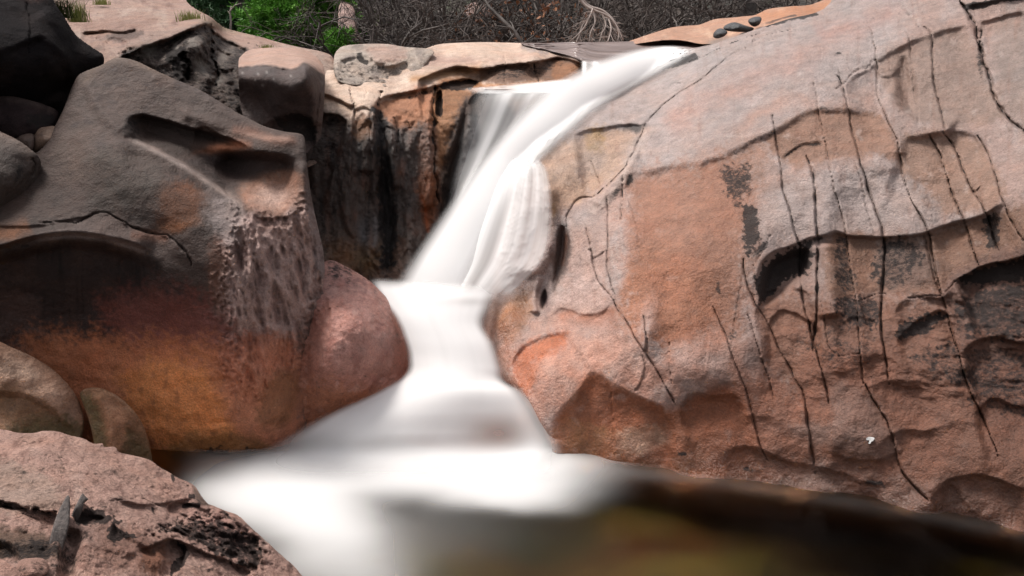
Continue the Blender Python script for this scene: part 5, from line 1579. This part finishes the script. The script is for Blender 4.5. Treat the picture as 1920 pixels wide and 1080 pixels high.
r.base((90, 76, 70))
r.build('dark_wedge', M_PLANK, 'short dark wedge-shaped piece beside the upright plank', 'driftwood', back=.05)

# ================================================================== hillside
t = NT('hillside')
co = t.n.new('ShaderNodeTexCoord').outputs['Object']
cc = t.mix(t.range(t.noise(co, 1.3, 6, .65), .35, .65), (.020, .017, .014, 1), (.060, .043, .034, 1))
cc = t.mix(t.range(t.noise(co, .45, 4, .6), .5, .68, 0, .8), cc, (.024, .036, .016, 1))
t.set(t.bsdf, 'Base_Color', cc)
t.set(t.bsdf, 'Roughness', .95)
xs, ys = np.linspace(-60, 60, 160), np.concatenate([np.linspace(12.5, 34, 70), np.linspace(35, 120, 40)])
gx, gy = np.meshgrid(xs, ys)
P = np.stack([gx.ravel(), gy.ravel(), 0 * gx.ravel()], 1)


def hill_z(x, y):
    return np.interp(y, (12.5, 16, 20, 26, 34, 60, 120), (1.6, 1.9, 2.4, 4.6, 9, 22, 34))


P[:, 2] = hill_z(P[:, 0], P[:, 1]) + .5 * fbm(P * .25 + 3, 4) + .12 * fbm(P * 1.2, 3)
idx = np.arange(len(P)).reshape(gx.shape)
q = np.stack([idx[:-1, :-1], idx[:-1, 1:], idx[1:, 1:], idx[1:, :-1]], -1).reshape(-1, 4)
o = fast_mesh('hillside', P, q, np.zeros((0, 3), int), t.m)
tag(o, kind='structure')


# ================================================================== plants
def plant_mat(name, c0, c1, scale=3.0, transl=0.0):
    t = NT(name)
    co = t.n.new('ShaderNodeTexCoord').outputs['Object']
    c = t.mix(t.range(t.noise(co, scale, 4, .65), .3, .7), c0, c1)
    t.set(t.bsdf, 'Base_Color', c)
    t.set(t.bsdf, 'Roughness', .7)
    t.set(t.bsdf, 'Specular_IOR_Level', .25)
    return t.m


M_BARK = plant_mat('bark', (.045, .036, .032, 1), (.12, .10, .09, 1), 9)
M_TWIG = plant_mat('twigs', (.034, .025, .022, 1), (.095, .072, .064, 1), .8)
M_PALE = plant_mat('pale_dead_wood', (.22, .175, .155, 1), (.38, .31, .28, 1), 4)
M_PINE = plant_mat('pine_needles', (.05, .15, .02, 1), (.15, .34, .04, 1), 4)
M_CONIFER = plant_mat('dark_needles', (.014, .046, .018, 1), (.045, .10, .032, 1), 2)
M_RUSTLEAF = plant_mat('rusty_leaves', (.14, .055, .03, 1), (.26, .11, .05, 1), 4)
M_GRASS = plant_mat('grass', (.16, .19, .05, 1), (.30, .30, .10, 1), 20)
M_DKLEAF = plant_mat('dark_leaves', (.03, .04, .012, 1), (.08, .09, .025, 1), 20)


class Tubes:
    def __init__(self):
        self.v, self.f = [], []

    def tube(self, pts, r0, r1, sides=4):
        pts = np.asarray(pts, float)
        n = len(pts)
        base = len(self.v)
        for k in range(n):
            d = pts[min(k + 1, n - 1)] - pts[max(k - 1, 0)]
            d = d / (np.linalg.norm(d) + 1e-9)
            a = np.cross(d, (0.3, 0.9, 0.2))
            a /= np.linalg.norm(a) + 1e-9
            b = np.cross(d, a)
            rr = r0 + (r1 - r0) * k / (n - 1)
            for s in range(sides):
                th = 2 * pi * s / sides
                self.v.append(pts[k] + rr * (cos(th) * a + sin(th) * b))
        for k in range(n - 1):
            for s in range(sides):
                self.f.append((base + k * sides + s, base + k * sides + (s + 1) % sides, base + (k + 1) * sides + (s + 1) % sides, base + (k + 1) * sides + s))
        self.f.append(tuple(base + (n - 1) * sides + s for s in range(sides)))


def grow(tb, rng, p, d, length, rad, depth, droop=0.0, fork=3, tw=None, spread=.7):
    n = 5
    pts = [np.array(p, float)]
    d = np.array(d, float)
    for k in range(n):
        d = d + rng.normal(size=3) * .16 + np.array((0, 0, -droop * .25))
        d /= np.linalg.norm(d)
        pts.append(pts[-1] + d * length / n)
    (tw if (tw is not None and depth <= 1) else tb).tube(pts, rad, rad * .55, 3 if depth <= 1 else 5)
    if depth > 0:
        for k in range(fork):
            t = rng.uniform(.3, 1.0)
            i = t * n
            i0 = min(int(i), n - 1)
            q = pts[i0] + (pts[i0 + 1] - pts[i0]) * (i - i0)
            dd = d + rng.normal(size=3) * spread
            dd /= np.linalg.norm(dd)
            grow(tb, rng, q, dd, length * rng.uniform(.5, .8), rad * .55, depth - 1, droop, fork, tw, spread)


def copy_tree(o, parent=None):
    c = o.copy()
    scene.collection.objects.link(c)
    c.parent = parent
    for ch in o.children:
        copy_tree(ch, c)
    return c


def bare_shrub(seed, droop, twmat, leaves=None):
    rng = np.random.RandomState(seed)
    root = empty('bare_shrub')
    st, tw = Tubes(), Tubes()
    for k in range(7):
        a = rng.uniform(0, 2 * pi)
        grow(st, rng, (cos(a) * .12, sin(a) * .12, -.1), (cos(a) * .75, sin(a) * .5, 1.0), rng.uniform(1.1, 1.7), .030, 3, droop, 4, tw, .75)
    mesh_obj('stems', st.v, st.f, M_BARK, root)
    mesh_obj('twigs', tw.v, tw.f, twmat, root)
    if leaves:
        V, F = [], []
        for k in range(900):
            p = np.array(tw.v[rng.randint(len(tw.v))]) + rng.normal(size=3) * .03
            a, b = rng.normal(size=3), rng.normal(size=3)
            a *= .05 / np.linalg.norm(a)
            b *= .03 / np.linalg.norm(b)
            V += [p - a, p + b, p + a, p - b]
            F.append(tuple(range(len(V) - 4, len(V))))
        mesh_obj('leaves', V, F, leaves, root, False)
    return root


protos = [bare_shrub(3, .3, M_TWIG), bare_shrub(11, .5, M_TWIG), bare_shrub(23, .15, M_TWIG)]
spots = [(690, 15.5, 0, 1.0), (745, 15.0, 1, 1.05), (800, 16.0, 2, 1.0), (850, 15.2, 0, .95), (730, 18.5, 2, 1.3), (830, 19.0, 1, 1.3), (905, 18, 0, 1.2), (1090, 17.5, 2, 1.15), (1150, 16.0, 0, 1.0),
         (1215, 15.5, 1, .95), (1270, 15.8, 2, .95), (1330, 16.5, 0, 1.0), (1180, 19.5, 1, 1.3), (1300, 20, 2, 1.3), (1440, 18.5, 0, 1.1), (1500, 18, 1, 1.0), (660, 20, 1, 1.2), (960, 21, 2, 1.4), (1060, 21, 0, 1.4), (1400, 21, 1, 1.4)]
seen = set()
rs = random.Random(5)
for i, (px, Yd, k, s) in enumerate(spots):
    o = protos[k] if k not in seen else copy_tree(protos[k])
    seen.add(k)
    x = float(at(px, 80, Yd)[0])
    o.location = (x, Yd, float(np.interp(Yd, (15, 18, 21), (2.05, 2.2, 2.6))))
    o.rotation_euler.z = rs.uniform(0, 6.28)
    o.scale = (s, s, s)
    tag(o, 'leafless grey-brown shrub in the tangled thicket behind the lip of the falls', 'shrub', 'leafless grey-brown shrubs in the thicket behind the lip')
rus = bare_shrub(31, .3, M_TWIG, M_RUSTLEAF)
rus.name = 'rusty_shrub'
rus.location = (float(at(990, 80, 16.2)[0]), 16.2, 2.05)
tag(rus, 'shrub still holding rust-brown leaves in the middle of the bare thicket', 'shrub')

# leaning dark stem in the thicket
tb = Tubes()
tb.tube([at(985, 92, 14.6), at(965, 60, 14.7), at(940, 35, 14.9), at(915, 10, 15.2), at(895, -30, 15.4)], .04, .02, 6)
tb.tube([at(962, 58, 14.7), at(955, 52, 14.6), at(930, 48, 14.6)], .018, .008, 5)
o = mesh_obj('leaning_stem', tb.v, tb.f, M_BARK)
tag(o, 'dark bare stem leaning left across the thicket above the lip', 'branch')

# pale dead branches hanging over the stream
rng = np.random.RandomState(4)
root = empty('dead_branch', tuple(map(float, at(1128, 76, 14.0))))
org = np.array(root.location)
tb, tw = Tubes(), Tubes()
mains = [[(1060, -40), (1092, 4), (1112, 18), (1140, 30), (1156, 48), (1168, 74)], [(1075, -30), (1100, 8), (1130, 20), (1150, 38), (1160, 62), (1158, 78)], [(1112, 16), (1104, 34), (1092, 56), (1068, 78)],
         [(1112, 18), (1116, 40), (1108, 60), (1104, 80)], [(1128, 24), (1136, 46), (1128, 64), (1124, 80)], [(1108, 30), (1094, 44), (1086, 66), (1080, 80)], [(1140, 32), (1146, 54), (1140, 78)]]
for k, m in enumerate(mains):
    L = smooth_line(m, 5)
    dep = 13.8 + .25 * sin(k * 2.1) + np.linspace(.5, 0, len(L))
    W3 = at(L[:, 0], L[:, 1], dep) - org
    tb.tube(W3, .026 if k < 2 else .015, .008, 5)
    for j in range(9):
        i = rng.randint(2, len(W3) - 1)
        dd = W3[i] - W3[i - 1]
        dd = dd / np.linalg.norm(dd) + rng.normal(size=3) * .55 + np.array((0, 0, -.3))
        grow(tw, rng, W3[i], dd / np.linalg.norm(dd), rng.uniform(.15, .32), .007, 1, .3, 2)
mesh_obj('boughs', tb.v, tb.f, M_PALE, root)
mesh_obj('twigs', tw.v, tw.f, M_PALE, root)
tag(root, 'pale leafless dead branches drooping over the top of the stream', 'branch')

# dark tree trunk on the right
rng = np.random.RandomState(9)
root = empty('bare_tree', (float(at(1396, 40, 19)[0]), 19.0, 2.3))
tb, tw = Tubes(), Tubes()
tb.tube([(0, 0, -.3), (.02, 0, .5), (-.03, .05, 1.3), (.05, .1, 2.3), (.0, .1, 3.4)], .30, .16, 10)
for k in range(6):
    a = k * 1.05
    grow(tw, rng, (0, .1, 1.9 + .27 * k), (cos(a), sin(a), .7), 2.0, .07, 3, 0, 3)
mesh_obj('trunk', tb.v, tb.f, M_BARK, root)
mesh_obj('crown', tw.v, tw.f, M_TWIG, root)
tag(root, 'thick dark leafless tree trunk rising behind the orange bank', 'tree')


# conifers
def conifer(name, seed, h, w, mat, nb, tuft, base_h=.1, pads=None):
    rng = np.random.RandomState(seed)
    root = empty(name)
    tb = Tubes()
    tb.tube([(0, 0, -.3), (.03, 0, h * .3), (-.02, .03, h * .7), (0, 0, h)], .05 * h ** .6, .012, 6)
    V, F = [], []

    def needle(c, out, size):
        for k in range(tuft):
            d = out * .6 + rng.normal(size=3) * .75
            d /= np.linalg.norm(d) + 1e-9
            s = np.cross(d, rng.normal(size=3))
            s *= size * .11 / (np.linalg.norm(s) + 1e-9)
            b = len(V)
            V.extend([c - s, c + s, c + d * size])
            F.append((b, b + 1, b + 2))
    for k in range(nb):
        t = base_h + (1 - base_h) * (k + rng.uniform()) / nb
        a = rng.uniform(0, 2 * pi)
        ln = w * (1 - t) ** .7 * rng.uniform(.65, 1.1) + .08
        dz = rng.uniform(.05, .35)
        p0 = np.array((0, 0, h * t))
        tip = p0 + np.array((cos(a) * ln, sin(a) * ln, ln * dz))
        mid = (p0 + tip) / 2 + np.array((0, 0, -.06 * ln))
        tb.tube([p0, mid, tip], .012 + .01 * ln, .006, 4)
        m = int(14 + 34 * ln)
        for j in range(m):
            s = rng.uniform(.30, 1.0)
            c = p0 * (1 - s) ** 2 + 2 * mid * s * (1 - s) + tip * s * s
            c = c + rng.normal(size=3) * np.array((.10, .10, .045)) * (.5 + ln * .45)
            needle(c, np.array((cos(a), sin(a), .5)), rng.uniform(.07, .14) * (1 if mat is M_PINE else 1.6))
    mesh_obj('trunk', tb.v, tb.f, M_BARK, root)
    mesh_obj('crown', V, F, mat, root, False)
    return root


p = conifer('pine_tree', 5, 1.7, 1.15, M_PINE, 150, 9, .02)
p.location = (float(at(566, 80, 18)[0]), 18.0, 2.42)
p.scale = (1.15, 1.15, 1.1)
tag(p, 'bright green bushy young pine just behind the shelf', 'pine')
p2 = conifer('pine_sapling', 8, .5, .30, M_PINE, 24, 6, .05)
p2.location = (float(at(640, 80, 15.5)[0]), 15.5, 2.45)
tag(p2, 'tiny green pine sapling at the right foot of the bright pine', 'pine')
c1 = conifer('conifer', 6, 6.5, 2.0, M_CONIFER, 130, 6, .03)
cs = [(400, 23, 0.9, 'dark conifer on the left edge of the dark trees, behind the shelf'), (455, 21, .8, 'dark conifer directly left of the bright pine'), (520, 25, 1.1, 'tall dark conifer rising right behind the bright pine'),
      (352, 26, 1.1, 'dark conifer farthest left, mostly behind the top of the shelf'), (610, 26, 1.0, 'dark conifer behind the right side of the bright pine')]
for i, (px, Yd, s, lab) in enumerate(cs):
    o = c1 if i == 0 else copy_tree(c1)
    o.location = (float(at(px, 60, Yd)[0]), Yd, float(hill_z(0, Yd)) - .4 - (1.0 if Yd > 22 else .3))
    o.scale = (s, s, s)
    o.rotation_euler.z = i * 1.3
    tag(o, lab, 'conifer', 'dark conifers behind the shelf')
# thin dead sapling against the conifers
tb = Tubes()
tb.tube([at(432, 58, 15.5), at(433, 40, 15.5), at(431, 22, 15.5), at(434, 12, 15.5)], .02, .012, 5)
tb.tube([at(431, 22, 15.5), at(440, 10, 15.4), at(453, 6, 15.4)], .012, .006, 4)
tb.tube([at(433, 30, 15.5), at(427, 20, 15.5)], .010, .005, 4)
o = mesh_obj('dead_sapling', tb.v, tb.f, M_PALE)
tag(o, 'thin pale dead sapling standing in front of the dark conifers', 'sapling')
gs = bare_shrub(41, .1, M_TWIG, M_DKLEAF)
gs.name = 'grey_green_shrub'
gs.location = (float(at(628, 80, 17)[0]), 17.0, 2.25)
gs.scale = (.62, .62, .62)
tag(gs, 'thin grey-green shrub growing against the right side of the bright pine', 'shrub')


# grass tufts
def tuft(name, px, py, Yd, wpx, hpx, mat, n, lab, cat='grass tuft', lean=0.25):
    rng = np.random.RandomState(int(px))
    c = at(px, py, Yd)
    m = Yd / FPX
    V, F = [], []
    for k in range(n):
        b = np.array((rng.normal() * wpx * m * .4, rng.normal() * wpx * m * .25, -.02))
        h = hpx * m * rng.uniform(.5, 1.1)
        d = rng.normal(size=2) * lean * h
        w = .5 * m * rng.uniform(.7, 1.2)
        i = len(V)
        V += [b + (-w, 0, 0), b + (w, 0, 0), b + (d[0] * .4 + w * .7, d[1] * .4, h * .6), b + (d[0] * .4 - w * .7, d[1] * .4, h * .6), b + (d[0], d[1], h)]
        F += [(i, i + 1, i + 2, i + 3), (i + 3, i + 2, i + 4)]
    o = mesh_obj(name, V, F, mat, None, False)
    o.location = tuple(map(float, c))
    tag(o, lab, cat)
    return o


tuft('grass_tuft', 356, 42, 10.6, 26, 26, M_GRASS, 160, 'yellow-green grass tuft on the shelf, beside its highest corner')
tuft('grass_tuft', 146, 38, 9.6, 20, 40, M_GRASS, 140, 'bright yellow-green grass tuft behind the black boulder in the corner')
tuft('grass_tuft', 500, 91, 10.9, 16, 12, M_GRASS, 90, 'low green grass tuft on the shelf above the dark angular boulder')
tuft('grass_tuft', 190, 6, 11.6, 14, 12, M_GRASS, 120, 'low strip of grass along the top of the shelf, at the frame edge')
tuft('dark_bush', 116, 30, 9.0, 26, 44, M_DKLEAF, 200, 'dark green bush rooted on top of the black boulder in the corner', 'bush', .5)
